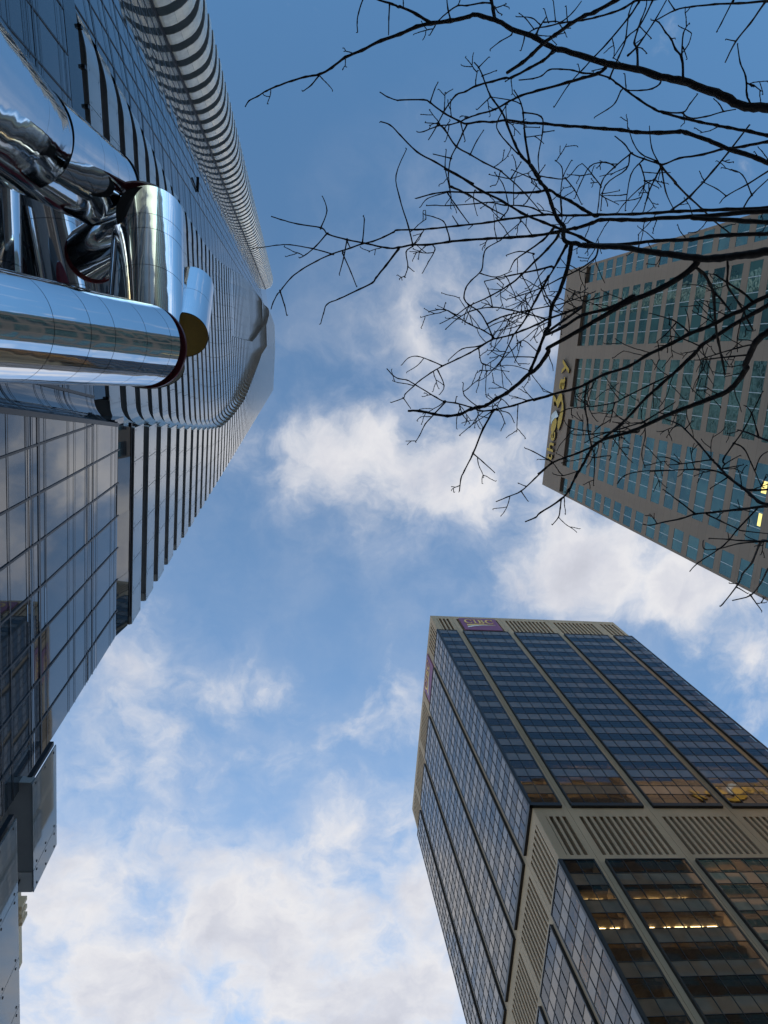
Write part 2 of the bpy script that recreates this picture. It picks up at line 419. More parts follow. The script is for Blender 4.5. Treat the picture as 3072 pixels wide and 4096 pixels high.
# ------------------------------------------------------------------ bank tower (bottom right)
BX0, BX1, BY0, BY1 = 30.5, 69.3, 49.35, 92.6
ROOF = 145.1
bank = thing('bank_tower', 'dark glass office tower with pale concrete piers and two louvred bands', 'building', (50, 70, GROUND))
FL = 3.86
E_BAYS = [(30.5, 33.95), (35.35, 44.05), (45.45, 54.15), (55.55, 64.25), (65.65, 69.3)]
S_BAYS = [(49.35, 55.5), (56.85, 65.5), (66.95, 75.6), (77.05, 85.8), (87.2, 92.6)]
def ef(u, d):  return lambda z: None
def E(u, d, z): return (u, BY0-d, z)       # east face: u = X, d = outwards
def S(u, d, z): return (BX0-d, u, z)       # south face: u = Y
def fbox(mb, face, u0, u1, d0, d1, z0, z1, mi=0):
    a = face(u0, d0, z0); c = face(u1, d1, z1)
    mb.box(min(a[0], c[0]), max(a[0], c[0]), min(a[1], c[1]), max(a[1], c[1]), z0, z1, mi)
SIGN_E = (35.95, 43.45); SIGN_S = (56.9, 64.4)
core = MB(); core.box(BX0+6, BX1-3, BY0+6, BY1-3, GROUND, ROOF-1)
core.build('core', 'interior', bank)
roof = MB(); roof.box(BX0+.3, BX1-.3, BY0+.3, BY1-.3, ROOF-1.2, ROOF-.6)
roof.build('roof', 'bank_concrete', bank)
frame = MB()
for face, bays in ((E, [(30.503, 33.95)]+E_BAYS[1:]), (S, [(49.353, 55.5)]+S_BAYS[1:])):
    end = 1.0
    # piers with a thin joint down the middle
    for (a0, a1), (c0, c1) in zip(bays, bays[1:]):
        m_ = (a1+c0)/2
        fbox(frame, face, a1, m_-.02, -1.0, 0, GROUND, ROOF)
        fbox(frame, face, m_+.02, c0, -1.0, 0, GROUND, ROOF)
    first, last = bays[0][0], bays[-1][1]
    for (z0, z1, s0, s1) in ((136.1, ROOF, 137.2, 143.55), (67.75, 77.6, 69.0, 75.95)):
        for bi, (u0, u1) in enumerate(bays):
            fbox(frame, face, u0, u1, -1.0, 0, z0, s0); fbox(frame, face, u0, u1, -1.0, 0, s1, z1)
            w = u1-u0
            if bi == 0: lo, hi = (u0+.45 if face is E else u0+.6), u1+.1
            elif bi == len(bays)-1: lo, hi = u0-.1, u1-.45
            else: lo, hi = u0-.02, u1+.02
            n = max(2, int(round((hi-lo)/.80))); p = (hi-lo)/n
            prev = u0
            for k in range(n):
                a = lo+k*p+.18; c = a+.45
                fbox(frame, face, max(prev, u0), max(u0, a), -1.0, 0, s0, s1)
                prev = c
            if prev < u1: fbox(frame, face, prev, u1, -1.0, 0, s0, s1)
frame.box(BX1-.6, BX1+.02, BY0+.02, BY1, 136.2, ROOF-.02); frame.box(BX1-1, BX1-.02, BY0+.02, BY1-.02, GROUND, 136.1)
frame.box(BX0+.02, BX1-.02, BY1-.8, BY1-.02, GROUND, ROOF-.02)
frame.build('concrete_frame', 'bank_concrete', bank)
back = MB()
for z0, z1 in ((136.5, 144.5), (68.2, 77.0)):
    back.box(BX0+1.0, BX1-1.2, BY0+1.0, BY0+1.2, z0, z1); back.box(BX0+1.0, BX0+1.2, BY0+1.2, BY1-1, z0, z1)
back.build('louvre_recess', 'slot_dark', bank)
floors = MB()
for ztop, nfl, first in ((136.1, 15, 78.2), (67.75, 17, None)):
    for k in range(nfl+1):
        z = (78.2+k*FL) if first else (67.75-k*FL)
        if first: zc0, zc1 = z+1.98, z+2.3
        else: zc0, zc1 = z-.02, z+.25
        if zc1 > ztop: zc1 = ztop-.05
        if zc1 <= zc0 or zc0 < GROUND: continue
        floors.box(BX0+.4, BX1-1.2, BY0+.4, BY0+6, zc0, zc1); floors.box(BX0+.4, BX0+6, BY0+6, BY1-1, zc0, zc1)
floors.build('ceiling_slab', 'ceiling', bank)
PR = .30                                              # the glass stands proud of the piers
def glazing(face, u0, u1, zb, zt, rows, cols, corner):
    g = MB(); mu = MB()
    fl = 0.0
    for (z0, z1, kind) in rows:
        for c in range(cols):
            a = u0+(u1-u0)*c/cols; e2 = u0+(u1-u0)*(c+1)/cols
            # each pane sits a hair out of true
            j = [rnd.uniform(-.007, .007) for _ in range(3)]
            g.quad(face(a, PR+j[0], z0), face(e2, PR+j[1], z0), face(e2, PR+j[1]+j[2], z1), face(a, PR+j[0]+j[2], z1), kind)
        fbox(mu, face, u0, u1, PR-.03, PR+.035, z1-.035, z1+.035)
    for c in range(0, cols+1):
        a = u0+(u1-u0)*c/cols; w = .035 if 0 < c < cols else .07
        fbox(mu, face, a-w, a+w, PR-.06, PR+.05, zb, zt)
    # black frame: sill, head and the returns to the pier
    fbox(mu, face, u0-.1, u1+.1, 0.003, PR+.07, zb-.6 if zb > 10 else zb-.2, zb)
    fbox(mu, face, u0-.1, u1+.1, 0.003, PR+.07, zt, zt+.14)
    fbox(mu, face, u0-.13, u0-.075, 0.003, PR+.04, zb, zt); fbox(mu, face, u1+.075, u1+.13, 0.003, PR+.04, zb, zt)
    g.face_to((0, -1, 0) if face is E else (-1, 0, 0))
    w = g.build('window_bay', ['bank_vision', 'bank_spandrel'], bank)
    mu.build('mullion_grid', 'black_frame', w)
up_rows = []
for k in range(15):
    z = 78.2+k*FL; up_rows += [(z, z+1.95, 0), (z+1.95, min(z+FL, 136.1), 1)]
lo_rows = []
for k in range(16):
    z = 67.75-k*FL; lo_rows += [(z-2.1, z, 0), (z-FL, z-2.1, 1)]
lo_rows = lo_rows[::-1]
for face, bays in ((E, E_BAYS), (S, S_BAYS)):
    for bi, (u0, u1) in enumerate(bays):
        if bi == 0: u0 = u0-PR; 
        cols = 5 if (u1-u0) > 7 else (4 if u1-u0 > 5 else 2)
        glazing(face, u0 if bi else u0+.0, u1, 78.2, 136.1, up_rows, cols, bi == 0)
        glazing(face, u0, u1, 67.75-16*FL, 67.75, lo_rows, cols, bi == 0)
west_block = MB(); west_block.box(BX0+1, 110, BY1+.02, 230, GROUND, 40)  # unseen street buildings, added as a dark mass for the tubes to mirror
for k in range(9): west_block.box(BX0+.8, BX0+1, BY1+.05, 230, 2+k*4.2, 3.6+k*4.2, 1)
west_block.build('unseen_west_block', ['inner_glass', 'bank_concrete'], bank)
# strip lights on the ceilings behind the glass
def lights(z, spans, depth=1.35):
    for a, c in spans:
        l = MB(); l.box(a, c, BY0+depth, BY0+depth+.16, z-.10, z-.03); l.build('ceiling_light', 'lamp', bank)
zc = lambda k: 67.75-k*FL
lights(zc(1), [(31.2, 32.0), (32.5, 33.0), (33.1, 33.5), (36.9, 37.5), (38.1, 38.9), (39.0, 39.5), (40.0, 40.9), (41.5, 42.4), (46.4, 46.9)])
lights(zc(2), [(31.4, 32.2), (32.7, 33.1), (33.2, 33.6), (36.5, 37.1), (38.1, 38.7), (39.2, 40.4), (40.8, 42.1), (42.5, 43.5)])
lights(zc(0), [(46.5, 46.9), (47.4, 48.6), (49.1, 50.3)])
lights(zc(5), [(31.9, 32.1), (32.4, 32.6), (32.8, 32.95)])
zu = lambda k: 78.2+k*FL+1.95
lights(zu(1), [(31.0, 31.9), (32.3, 32.7), (32.8, 33.3), (36.2, 36.9), (37.2, 38.6), (39.4, 40.0), (40.4, 41.6), (48.0, 49.2), (56.6, 57.9)])
lights(zu(2), [(39.0, 40.4), (41.0, 42.0), (46.6, 47.0), (49.5, 49.9), (56.5, 57.5), (58.5, 59.8), (60.4, 61.2)])
lights(zu(0), [(48.4, 49.1)])
for (y, z) in ((51.2, zc(1)), (52.6, zc(2)), (53.6, zc(3)), (52.4, zc(4)), (59.5, zc(4))):
    l = MB(); l.box(BX0+1.35, BX0+1.5, y, y+.8, z-.10, z-.03); l.build('ceiling_light', 'lamp', bank)

# bank signs: purple board, serif letters, two swooshes
def glyph_polys(ch):
    """serif capital in a 1 x 1 box -> list of polygons"""
    P_ = []
    if ch == 'C':
        o, i_ = [], []
        for k in range(21):
            a = R_(42+k*(276/20))
            o.append((.52+.50*math.cos(a), .5+.52*math.sin(a)))
            i_.append((.56+.36*math.cos(a)*(.88), .5+.44*math.sin(a)))
        for k in range(20): P_.append([o[k], o[k+1], i_[k+1], i_[k]])
        P_.append([(.82, .66), (.94, .66), (.94, 1.02), (.86, .92)])
        P_.append([(.80, .22), (.94, .20), (.94, .30), (.84, .30)])
    if ch == 'I':
        P_ += [[(.36, .06), (.64, .06), (.64, .94), (.36, .94)], [(.14, 0), (.86, 0), (.86, .07), (.14, .07)], [(.14, .93), (.86, .93), (.86, 1), (.14, 1)]]
    if ch == 'B':
        P_ += [[(.16, .05), (.40, .05), (.40, .95), (.16, .95)], [(.02, 0), (.5, 0), (.5, .07), (.02, .07)], [(.02, .93), (.5, .93), (.5, 1), (.02, 1)], [(.4, .48), (.55, .48), (.55, .55), (.4, .55)]]
        for cy, ro, ri, ox in ((.755, .25, .17, .48), (.26, .27, .19, .50)):
            for k in range(10):
                a0, a1 = R_(-90+18*k), R_(-72+18*k)
                P_.append([(ox+1.45*ro*math.cos(a0), cy+ro*math.sin(a0)), (ox+1.45*ro*math.cos(a1), cy+ro*math.sin(a1)),
                           (ox+.75*ri*math.cos(a1), cy+ri*math.sin(a1)), (ox+.75*ri*math.cos(a0), cy+ri*math.sin(a0))])
    return P_
def bank_sign(face, u_of, label, loc):
    """u_of(s): along the board from the reader's left, 0..7.5 m"""
    t = thing('bank_sign', label, 'sign', loc, 'purple bank signs on the roof band')
    L, H0, H1 = 7.5, 137.05, 143.6
    bd = MB(); fbox(bd, face, u_of(0), u_of(L), .004, .22, H0, H1); bd.build('board', 'purple', t)
    def fn(p, d): return face(u_of(p[0]), d, p[1])
    for ch, x0, w in (('C', .75, 1.65), ('I', 2.45, .95), ('B', 3.45, 1.45), ('C', 4.95, 1.75)):
        lm = MB()
        for poly in glyph_polys(ch):
            lm.prism([(x0+p[0]*w, 140.55+p[1]*2.2) for p in poly], fn, .23, .30)
        lm.build('letter', 'sign_yellow', t)
    for nm, mt, prof in (('swoosh', 'sign_yellow', [(.9, 139.2, .75), (2.4, 139.6, .55), (4.2, 139.95, .30), (6.7, 139.85, .06)]),
                     ('swoosh', 'sign_white', [(.85, 138.25, .62), (2.2, 138.95, .48), (4.0, 139.5, .26), (6.7, 139.72, .05)])):
        sw = MB()
        for (x0, z0, h0), (x1, z1, h1) in zip(prof, prof[1:]):
            sw.prism([(x0, z0), (x1, z1), (x1, z1+h1), (x0, z0+h0)], fn, .23, .28)
        sw.build(nm, mt, t)
bank_sign(E, lambda s: 35.95+s, 'purple sign reading CIBC above the wider, darker glass face of the tower', (39.7, BY0, 137))
bank_sign(S, lambda s: 64.4-s, 'purple sign reading CIBC seen nearly edge-on at the tower\'s left edge', (BX0, 60.6, 137))

# ------------------------------------------------------------------ brown office tower (right)
QX0, QX1, QY0, QY1 = 46.35, 112.0, -17.95, 19.5
QTOP = 133.0
bay = thing('brown_office_tower', 'brown concrete office tower with ribbons of green glass, gold lettering along its roof edge', 'building', (80, 0, GROUND))
Q_BAYS = [(-17.6, -15.0), (-13.1, -5.1), (-3.05, 4.8), (6.85, 14.7), (16.65, 19.2)]
W_BAYS = [(46.7, 49.2), (51.2, 59.2), (61.2, 69.2), (71.2, 79.2), (81.2, 89.2), (91.2, 99.2), (101.2, 109.2)]
PITCH, WH = 3.48, 2.26
WIN = [(120.75, 122.15)] + [(119.22-k*PITCH-WH, 119.22-k*PITCH) for k in range(34)]
core = MB(); core.box(QX0+.9, QX1, QY0+.6, QY1-.9, GROUND, QTOP-.4); core.build('core', 'interior', bay)
wall = MB()
def QS(u, d, z): return (QX0-d, u, z)
def QW(u, d, z): return (u, QY1+d, z)
for face, bays, lo, hi in ((QS, Q_BAYS, QY0, QY1), (QW, W_BAYS, QX0+.62, QX1)):
    fbox(wall, face, lo, hi, -.6, 0, 124.0, QTOP)
    us = [lo]+[v for p in bays for v in p]+[hi]
    for i in range(0, len(us), 2): fbox(wall, face, us[i], us[i+1], -.6, 0, GROUND, 124.0)
    zs = [w for w in WIN]
    for (u0, u1) in bays:
        for (a0, a1), (b0, b1) in zip(zs, zs[1:]):
            fbox(wall, face, u0, u1, -.6, -.004, b1, a0)
        fbox(wall, face, u0, u1, -.6, -.004, GROUND, zs[-1][0])
wall.box(QX0+.6, QX1, QY0+.002, QY0+.6, GROUND, QTOP-.003)
wall.build('wall', 'bay_concrete', bay)
roofm = MB(); roofm.box(QX0+.5, QX1-.3, QY0+.5, QY1-.5, QTOP-.4, QTOP-.1); roofm.build('roof', 'slot_dark', bay)
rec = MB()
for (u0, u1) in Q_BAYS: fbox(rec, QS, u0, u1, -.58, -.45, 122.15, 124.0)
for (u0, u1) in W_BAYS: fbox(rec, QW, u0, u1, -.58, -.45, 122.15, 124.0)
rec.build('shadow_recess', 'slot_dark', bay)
def window(mb, face, u0, u1, z0, z1):
    n = max(2, int(round((u1-u0)/1.6)))
    for c in range(n):
        a = u0+(u1-u0)*c/n; e2 = u0+(u1-u0)*(c+1)/n
        j = [rnd.uniform(-.008, .008) for _ in range(3)]
        q_ = [face(a, -.02+j[0], z0), face(e2, -.02+j[1], z0), face(e2, -.02+j[1]+j[2], z1), face(a, -.02+j[0]+j[2], z1)]
        mb.quad(*q_[::-1], 0)
        if c: fbox(mb, face, a-.04, a+.04, -.1, .004, z0, z1, 1)
    fbox(mb, face, u0, u1, -.3, -.010, z0, z0+.035, 2)
    fbox(mb, face, u0, u1, -.3, -.013, z1-.03, z1, 2)
cnt = 0
rest = MB()
for wi, (z0, z1) in enumerate(WIN):
    for (u0, u1) in Q_BAYS:
        if wi < 20:
            w = MB(); window(w, QS, u0, u1, z0, z1); w.build('window', ['bay_glass', 'light_mullion', 'mullion_dark'], bay)
        else: window(rest, QS, u0, u1, z0, z1)
    for (u0, u1) in W_BAYS: window(rest, QW, u0, u1, z0, z1)
o = rest.build('windows', ['bay_glass', 'light_mullion', 'mullion_dark'], bay); o['kind'] = 'stuff'
for (px, py) in ((3056, 1948), (3040, 2080)):
    p = at_x(px, py, QX0-.005)
    wz = [w for w in WIN if w[0]-.6 < p.z < w[1]+.6][0]
    l = MB(); l.box(QX0+.002, QX0+.012, p.y-.62, p.y+.62, max(wz[0]+.12, p.z-.5), min(wz[1]-.12, p.z+.35)); l.build('lit_blind', 'lit_blind', bay)

pod = MB(); pod.box(QX0+.4, QX1, -170, QY0-.02, GROUND, 42)  # unseen; added and stretched along the street to darken the tubes' reflections
for k in range(9): pod.box(QX0+.25, QX0+.4, -170, QY0-.05, 3+k*4.2, 4.4+k*4.2, 1)
pod.build('store_podium', ['inner_glass', 'bay_concrete'], bay)
# gold lettering "the Bay"
def text_mesh(txt, size, ext, bold):
    cu_ = bpy.data.curves.new('lettering', 'FONT'); cu_.body = txt; cu_.size = size; cu_.extrude = ext; cu_.offset = bold
    ob = bpy.data.objects.new('lettering', cu_); COL.objects.link(ob)
    bpy.context.view_layer.update()
    dg = bpy.context.evaluated_depsgraph_get()
    me = bpy.data.meshes.new_from_object(ob.evaluated_get(dg))
    bpy.data.objects.remove(ob); bpy.data.curves.remove(cu_)
    return me
def letter_part(ch, parent, face, u_of, s0, z0, h, wfac, upx):
    """one letter: s0 along the wall, z0 baseline"""
    me = text_mesh(ch, h, .14, .035*h/3)
    mb = MB()
    x0 = min(v.co.x for v in me.vertices); x1 = max(v.co.x for v in me.vertices)
    sc = wfac/(x1-x0)
    for v in me.vertices:
        mb.v.append(face(u_of(s0+(v.co.x-x0)*sc), .26+v.co.z, z0+v.co.y*upx))
    for p in me.polygons:
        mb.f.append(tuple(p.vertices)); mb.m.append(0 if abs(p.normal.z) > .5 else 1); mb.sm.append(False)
    mb.build('letter', ['sign_gold', 'sign_edge'], parent)
S8 = 600/1659.0
def w8(x, y): return (2100+S8*x, 1400+S8*y)
B_SHAPES = [  # ribbons of the big script initial, read from the wall
 ('sign_gold', [(296, 905), (290, 885), (292, 850), (306, 800), (328, 765), (345, 750), (352, 770), (354, 800), (348, 840), (335, 880), (318, 912)]),
 ('sign_gold', [(372, 890), (362, 850), (366, 790), (378, 745), (392, 700), (408, 640), (412, 590), (402, 560), (384, 600), (366, 640), (352, 600), (338, 560), (318, 590), (330, 620), (318, 560), (314, 510), (326, 486), (340, 520), (352, 560), (366, 530), (384, 492), (404, 478), (416, 500), (418, 545), (428, 600), (430, 660), (420, 730), (406, 800), (390, 850)]),
 ('sign_panel', [(292, 830), (288, 770), (296, 715), (320, 690), (348, 668), (362, 700), (372, 735), (352, 748), (330, 756), (306, 790)]),
]
def bay_sign(face, u_of, label, loc, traced):
    t = thing('store_sign', label, 'sign', loc, 'gold lettering on the roof edge' if traced else None)
    letter_part('t', t, face, u_of, 0.0, 128.55, 4.6, 1.15, 1.0)
    letter_part('h', t, face, u_of, 1.65, 128.45, 4.6, 1.55, 1.0)
    letter_part('e', t, face, u_of, 3.55, 128.35, 4.6, 1.65, 1.0)
    letter_part('a', t, face, u_of, 12.5, 126.75, 5.0, 2.1, 1.0)
    letter_part('y', t, face, u_of, 15.2, 126.55, 5.0, 2.4, 1.0)
    ini = bpy.data.objects.new('initial', None)
    bpy.data.objects.remove(ini)
    for mt, poly in B_SHAPES:
        pts = []
        for (x, y) in poly:
            p = at_x(*w8(x, y), QX0-.3); pts.append((14.7-p.y, p.z))
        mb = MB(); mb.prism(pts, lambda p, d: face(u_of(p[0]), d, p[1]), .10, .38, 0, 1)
        mb.build('initial_stroke', [mt, 'sign_edge'], t)
bay_sign(QS, lambda s: 14.7-s, 'gold raised lettering reading the Bay on the brown wall behind the bare branches', (QX0, 6, 126), True)
bay_sign(QW, lambda s: 99.5-s*1.0, 'gold lettering seen mirrored in the lowest dark panes of the bank tower', (90, QY1, 126), False)

# ------------------------------------------------------------------ glass condominium tower (left)
TTOP, FH, Z0 = 286.0, 3.18, 31.3
tower = thing('condo_tower', 'very tall glass tower with rows of wavy pale balconies, rising over a glazed base', 'building', (-20, -8, GROUND))
Y1TAB = [(31.3, 3.3), (36.4, 3.7), (42.4, 4.37), (48.8, 5.05), (54.9, 5.66), (61.5, 6.25), (70.3, 6.93), (78, 7.05), (87.3, 6.95), (103.4, 6.48),
         (115.6, 5.34), (130.8, 3.6), (146.7, 1.83), (158, .33), (186, -1.47)]
A1TAB = [(31, .95), (145, .95), (170, .8), (187, .45), (190, 0)]
Y2TAB = [(104, -1.7), (142, -1.8), (155, -2.9), (172, -4.7), (197, -7.5), (211, -9.7)]
A2TAB = [(100, 0), (103, .14), (150, .55), (185, .85), (195, .85), (212, .5), (214, 0)]
YETAB = [(31.3, -11.4), (39, -10.95), (45, -10.5), (51.5, -9.9), (60, -9.3), (71, -8.9), (80, -8.9), (88, -9.2), (99, -9.8), (120, -11.2), (152, -12.7), (188, -13.3), (236, -12.8), (260, -12.2), (290, -11.3)]
def G(y):   # plane of the flush glazing
    return interp(-y, [(-12, -6.95), (-2.5, -7.15), (9, -8.05), (11.5, -8.3), (22.14, -10.44), (31, -12.2)])
def yend(z): return 11.5+.006*(z-31)
def pieces(z):
    """fascia lines of one floor, west to east"""
    a1 = interp(z, A1TAB); a2 = interp(z, A2TAB); y1 = interp(z, Y1TAB); y2 = interp(z, Y2TAB); ye = interp(z, YETAB)
    yk = y1-.85 if a1 > 0 else -1.5
    base = lambda y: -6.0 - a1 - .075*max(0, yk-y)
    P_ = []
    def curve(xs, ys, xe, ye_):
        return [(xs+(xe-xs)*math.sin(t*math.pi/12), ys+(ye_-ys)*(1-math.cos(t*math.pi/12))) for t in range(7)]
    def tip(fn, y0):
        out_ = []
        n = max(2, int(abs(y0-(ye+1.7))/1.3))
        for k in range(n+1):
            y = y0+(ye+1.7-y0)*k/n; out_.append((fn(y), y))
        x0 = fn(ye+1.7); x1 = G(ye)+.01
        for k in range(1, 7):
            s = k/6; out_.append((x0+(x1-x0)*(1-math.cos(s*math.pi/2)), ye+1.7-1.7*s))
        return out_
    if a1 > .05:
        P_.append([(-6.0, yend(z)), (-6.0, y1)])
        cur = curve(-6.0-.35*min(1, a1/.5), y1-.03, base(y1-.85), y1-.85)
        ys = y1-.85
    else:
        cur = [(-6.0, yend(z)), (-6.0, -1.5)]; ys = -1.5
    if a2 > .05 and y2 > ye+2.8:
        cur.append((base(y2), y2)); P_.append(cur)
        f2 = lambda y: base(y)-a2
        cur = curve(base(y2)-.3*min(1, a2/.5), y2-.03, f2(y2-.85), y2-.85)
        cur += tip(f2, y2-.85)[1:]
    else:
        cur += tip(base, ys)[1:]
    P_.append(cur)
    return P_
def resample(line, step):
    out_ = [line[0]]
    for (a, b_) in zip(line, line[1:]):
        L = math.dist(a, b_); n = max(1, int(round(L/step)))
        for k in range(1, n+1): out_.append((a[0]+(b_[0]-a[0])*k/n, a[1]+(b_[1]-a[1])*k/n))
    return out_
def panels(mb, line, z, h, detail, clip_mi=1):
    """glass fascia panels following the line"""
    if detail: segs = resample(line, 1.30)
    else: segs = resample(line, 3.0)
    gap = .014 if detail else .008
    for i, (p, q) in enumerate(zip(segs, segs[1:])):
        L = math.dist(p, q)
        t = ((q[0]-p[0])/L, (q[1]-p[1])/L)
        if L > .6: p = (p[0]+t[0]*gap, p[1]+t[1]*gap); q = (q[0]-t[0]*gap, q[1]-t[1]*gap)
        n = (t[1]*.05, -t[0]*.05)   # inwards
        if n[0] > 0 and abs(n[0]) > abs(n[1]): n = (-n[0], -n[1])
        A = [(p[0], p[1], z), (q[0], q[1], z), (q[0], q[1], z+h), (p[0], p[1], z+h)]
        Bk = [(x+n[0], y+n[1], zz) for x, y, zz in A]
        if t[1]*n[0]-t[0]*n[1] > 0: mb.quad(*A[::-1], 0); mb.quad(*Bk, 0)
        else: mb.quad(*A, 0); mb.quad(*Bk[::-1], 0)
        mb.quad(A[0], Bk[0], Bk[1], A[1], 0); mb.quad(A[3], A[2], Bk[2], Bk[3], 0)
        if detail and L > .6: mb.quad(A[0], A[3], Bk[3], Bk[0], 0); mb.quad(A[1], Bk[1], Bk[2], A[2], 0)
        if detail == 2 and L > .5:
            for s in (.10, L-.10-.06):
                for dz in (.22, h-.28):
                    c = (p[0]+t[0]*s, p[1]+t[1]*s)
                    mb.quad((c[0]+.012, c[1], z+dz), (c[0]+.012, c[1]+t[1]*.06 or -.06, z+dz), (c[0]+.012, c[1]+t[1]*.06, z+dz+.07), (c[0]+.012, c[1], z+dz+.07), clip_mi)
def xin(y): return -8.3-.055*(12-y)
def slab(mb, line, z, inner):
    ln = resample(line, 1.5)
    A = [(x-.07, y) for x, y in ln]; Bp = [(min(inner(y), x-.12), y) for x, y in ln]
    lo, hi = z+.12, z+.42
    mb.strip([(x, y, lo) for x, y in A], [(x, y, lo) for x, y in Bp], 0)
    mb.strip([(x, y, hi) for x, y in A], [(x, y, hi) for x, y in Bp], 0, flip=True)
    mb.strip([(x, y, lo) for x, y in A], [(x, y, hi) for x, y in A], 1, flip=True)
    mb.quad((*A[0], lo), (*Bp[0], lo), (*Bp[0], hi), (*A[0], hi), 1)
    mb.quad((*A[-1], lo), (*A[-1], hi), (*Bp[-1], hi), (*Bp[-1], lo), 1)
EAST = [(-10.44, -22.14), (-10.1, -22.18), (-9.75, -22.3), (-9.3, -22.55), (-8.79, -22.92), (-8.45, -23.3), (-8.22, -23.7), (-8.06, -24.2), (-7.98, -24.8), (-7.98, -25.6), (-8.06, -26.4)]
nfl = int((TTOP-Z0)/FH)
far_w = MB(); far_w_s = MB(); far_e = MB(); far_e_s = MB()
for k in range(nfl):
    z = Z0+k*FH
    near = k < 50
    ps = pieces(z)
    pm, sm = (MB(), MB()) if near else (far_w, far_w_s)
    for line in ps:
        panels(pm, line, z, 1.88, 2 if k < 12 else (1 if k < 34 else 0))
        slab(sm, line, z, xin)
    yw = yend(z)
    pm.box(-7.0, -6.06, yw-.34, yw, z-.03, z+1.2, 2)
    pm.box(-6.85, -6.3, yw-2.1, yw-1.5, z+.06, z+.11, 1)
    if near:
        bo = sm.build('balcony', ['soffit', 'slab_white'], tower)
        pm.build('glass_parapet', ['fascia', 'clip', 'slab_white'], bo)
    pe, se = (MB(), MB()) if near else (far_e, far_e_s)
    panels(pe, EAST, z+.08, 1.78, 1 if k < 30 else 0)
    pe.box(-10.44, -10.30, -22.19, -22.02, z-.02, z+FH, 1)
    slab(se, EAST, z+.10, lambda y: -11.3+.0*y)
    if near:
        bo = se.build('balcony', ['soffit', 'slab_white'], tower)
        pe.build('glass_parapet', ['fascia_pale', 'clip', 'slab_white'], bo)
for mb_, mb2 in ((far_w_s, far_w), (far_e_s, far_e)):
    n0 = len(mb_.v)
    mb_.v += mb2.v; mb_.f += [tuple(i+n0 for i in f_) for f_ in mb2.f]; mb_.m += [i+2 for i in mb2.m]; mb_.sm += mb2.sm
n0 = len(far_w_s.v)
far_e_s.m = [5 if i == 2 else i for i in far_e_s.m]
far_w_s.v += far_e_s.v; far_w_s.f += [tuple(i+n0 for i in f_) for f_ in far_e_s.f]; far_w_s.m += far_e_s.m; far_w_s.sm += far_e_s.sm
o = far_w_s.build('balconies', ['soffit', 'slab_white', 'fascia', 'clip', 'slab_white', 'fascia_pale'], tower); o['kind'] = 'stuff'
# walls behind the balconies, the flush glazing and its lines
inner = MB()
ys = [12-1.5*i for i in range(17)]
inner.strip([(xin(y)+.06, y, 29.0) for y in ys], [(xin(y)+.06, y, TTOP) for y in ys], 0)
inner.box(-40, -12.6, -30, 10.9, 28, TTOP+1.5, 1); inner.box(-12.59, -10.2, -12, 10.88, 28, TTOP+1.4, 1)
inner.box(-40, -6.9, 10.9, 11.35, GROUND, 29.6, 1)
inner.build('inner_wall', ['inner_glass', 'slot_dark'], tower)
fg = MB(); fm = MB()
for k in range(nfl):
    z = Z0+k*FH if k else 29.7
    z1 = Z0+(k+1)*FH
    ye = interp(Z0+k*FH+1, YETAB)+.02
    row = [ye]+[-11.6-1.27*i for i in range(16) if -11.6-1.27*i < ye-.05]
    for a, c in zip(row, row[1:]):
        j = rnd.uniform(-.006, .006); j2 = rnd.uniform(-.006, .006)
        zm = z1-1.15
        fg.quad((G(a)+j, a, z), (G(c)+j, c, z), (G(c)+j2, c, zm), (G(a)+j2, a, zm), 0)
        fg.quad((G(a)+j2, a, zm), (G(c)+j2, c, zm), (G(c)+j, c, z1), (G(a)+j, a, z1), 1)
        if k < 60: fm.box(G(c)-.05, G(c)+.03, c-.022, c+.022, z, z1)
    if k < 60:
        for zz, hh in ((z1-1.15, .05), (z1-.02, .10)):
            for a, c in zip(row, row[1:]):
                fm.quad((G(a)+.025, a, zz-hh), (G(c)+.025, c, zz-hh), (G(c)+.025, c, zz+hh), (G(a)+.025, a, zz+hh))
fg.face_to((1, 0, 0)); 
w = fg.build('flush_glazing', ['tower_glass', 'tower_spandrel'], tower)
fm.build('mullion_grid', 'mullion_dark', w)
cap = MB()
cap.strip([(-6.6, 11.5, TTOP), (-7.2, 0, TTOP), (-8.4, -11, TTOP), (-10.6, -22, TTOP), (-9, -26, TTOP)],
          [(-6.6, 11.5, TTOP+4), (-7.2, 0, TTOP+4), (-8.4, -11, TTOP+4), (-10.6, -22, TTOP+4), (-9, -26, TTOP+4)], 0)
cap.build('crown', 'tower_glass', tower)
vent = MB()   # an open hopper pane in the flush wall
p = at_x(776, 738, -8.8); gx = G(p.y)
vent.box(gx+.03, gx+.26, p.y-.62, p.y+.55, p.z-.05, p.z+.03, 0)
vent.build('open_vent', 'black_frame', tower)

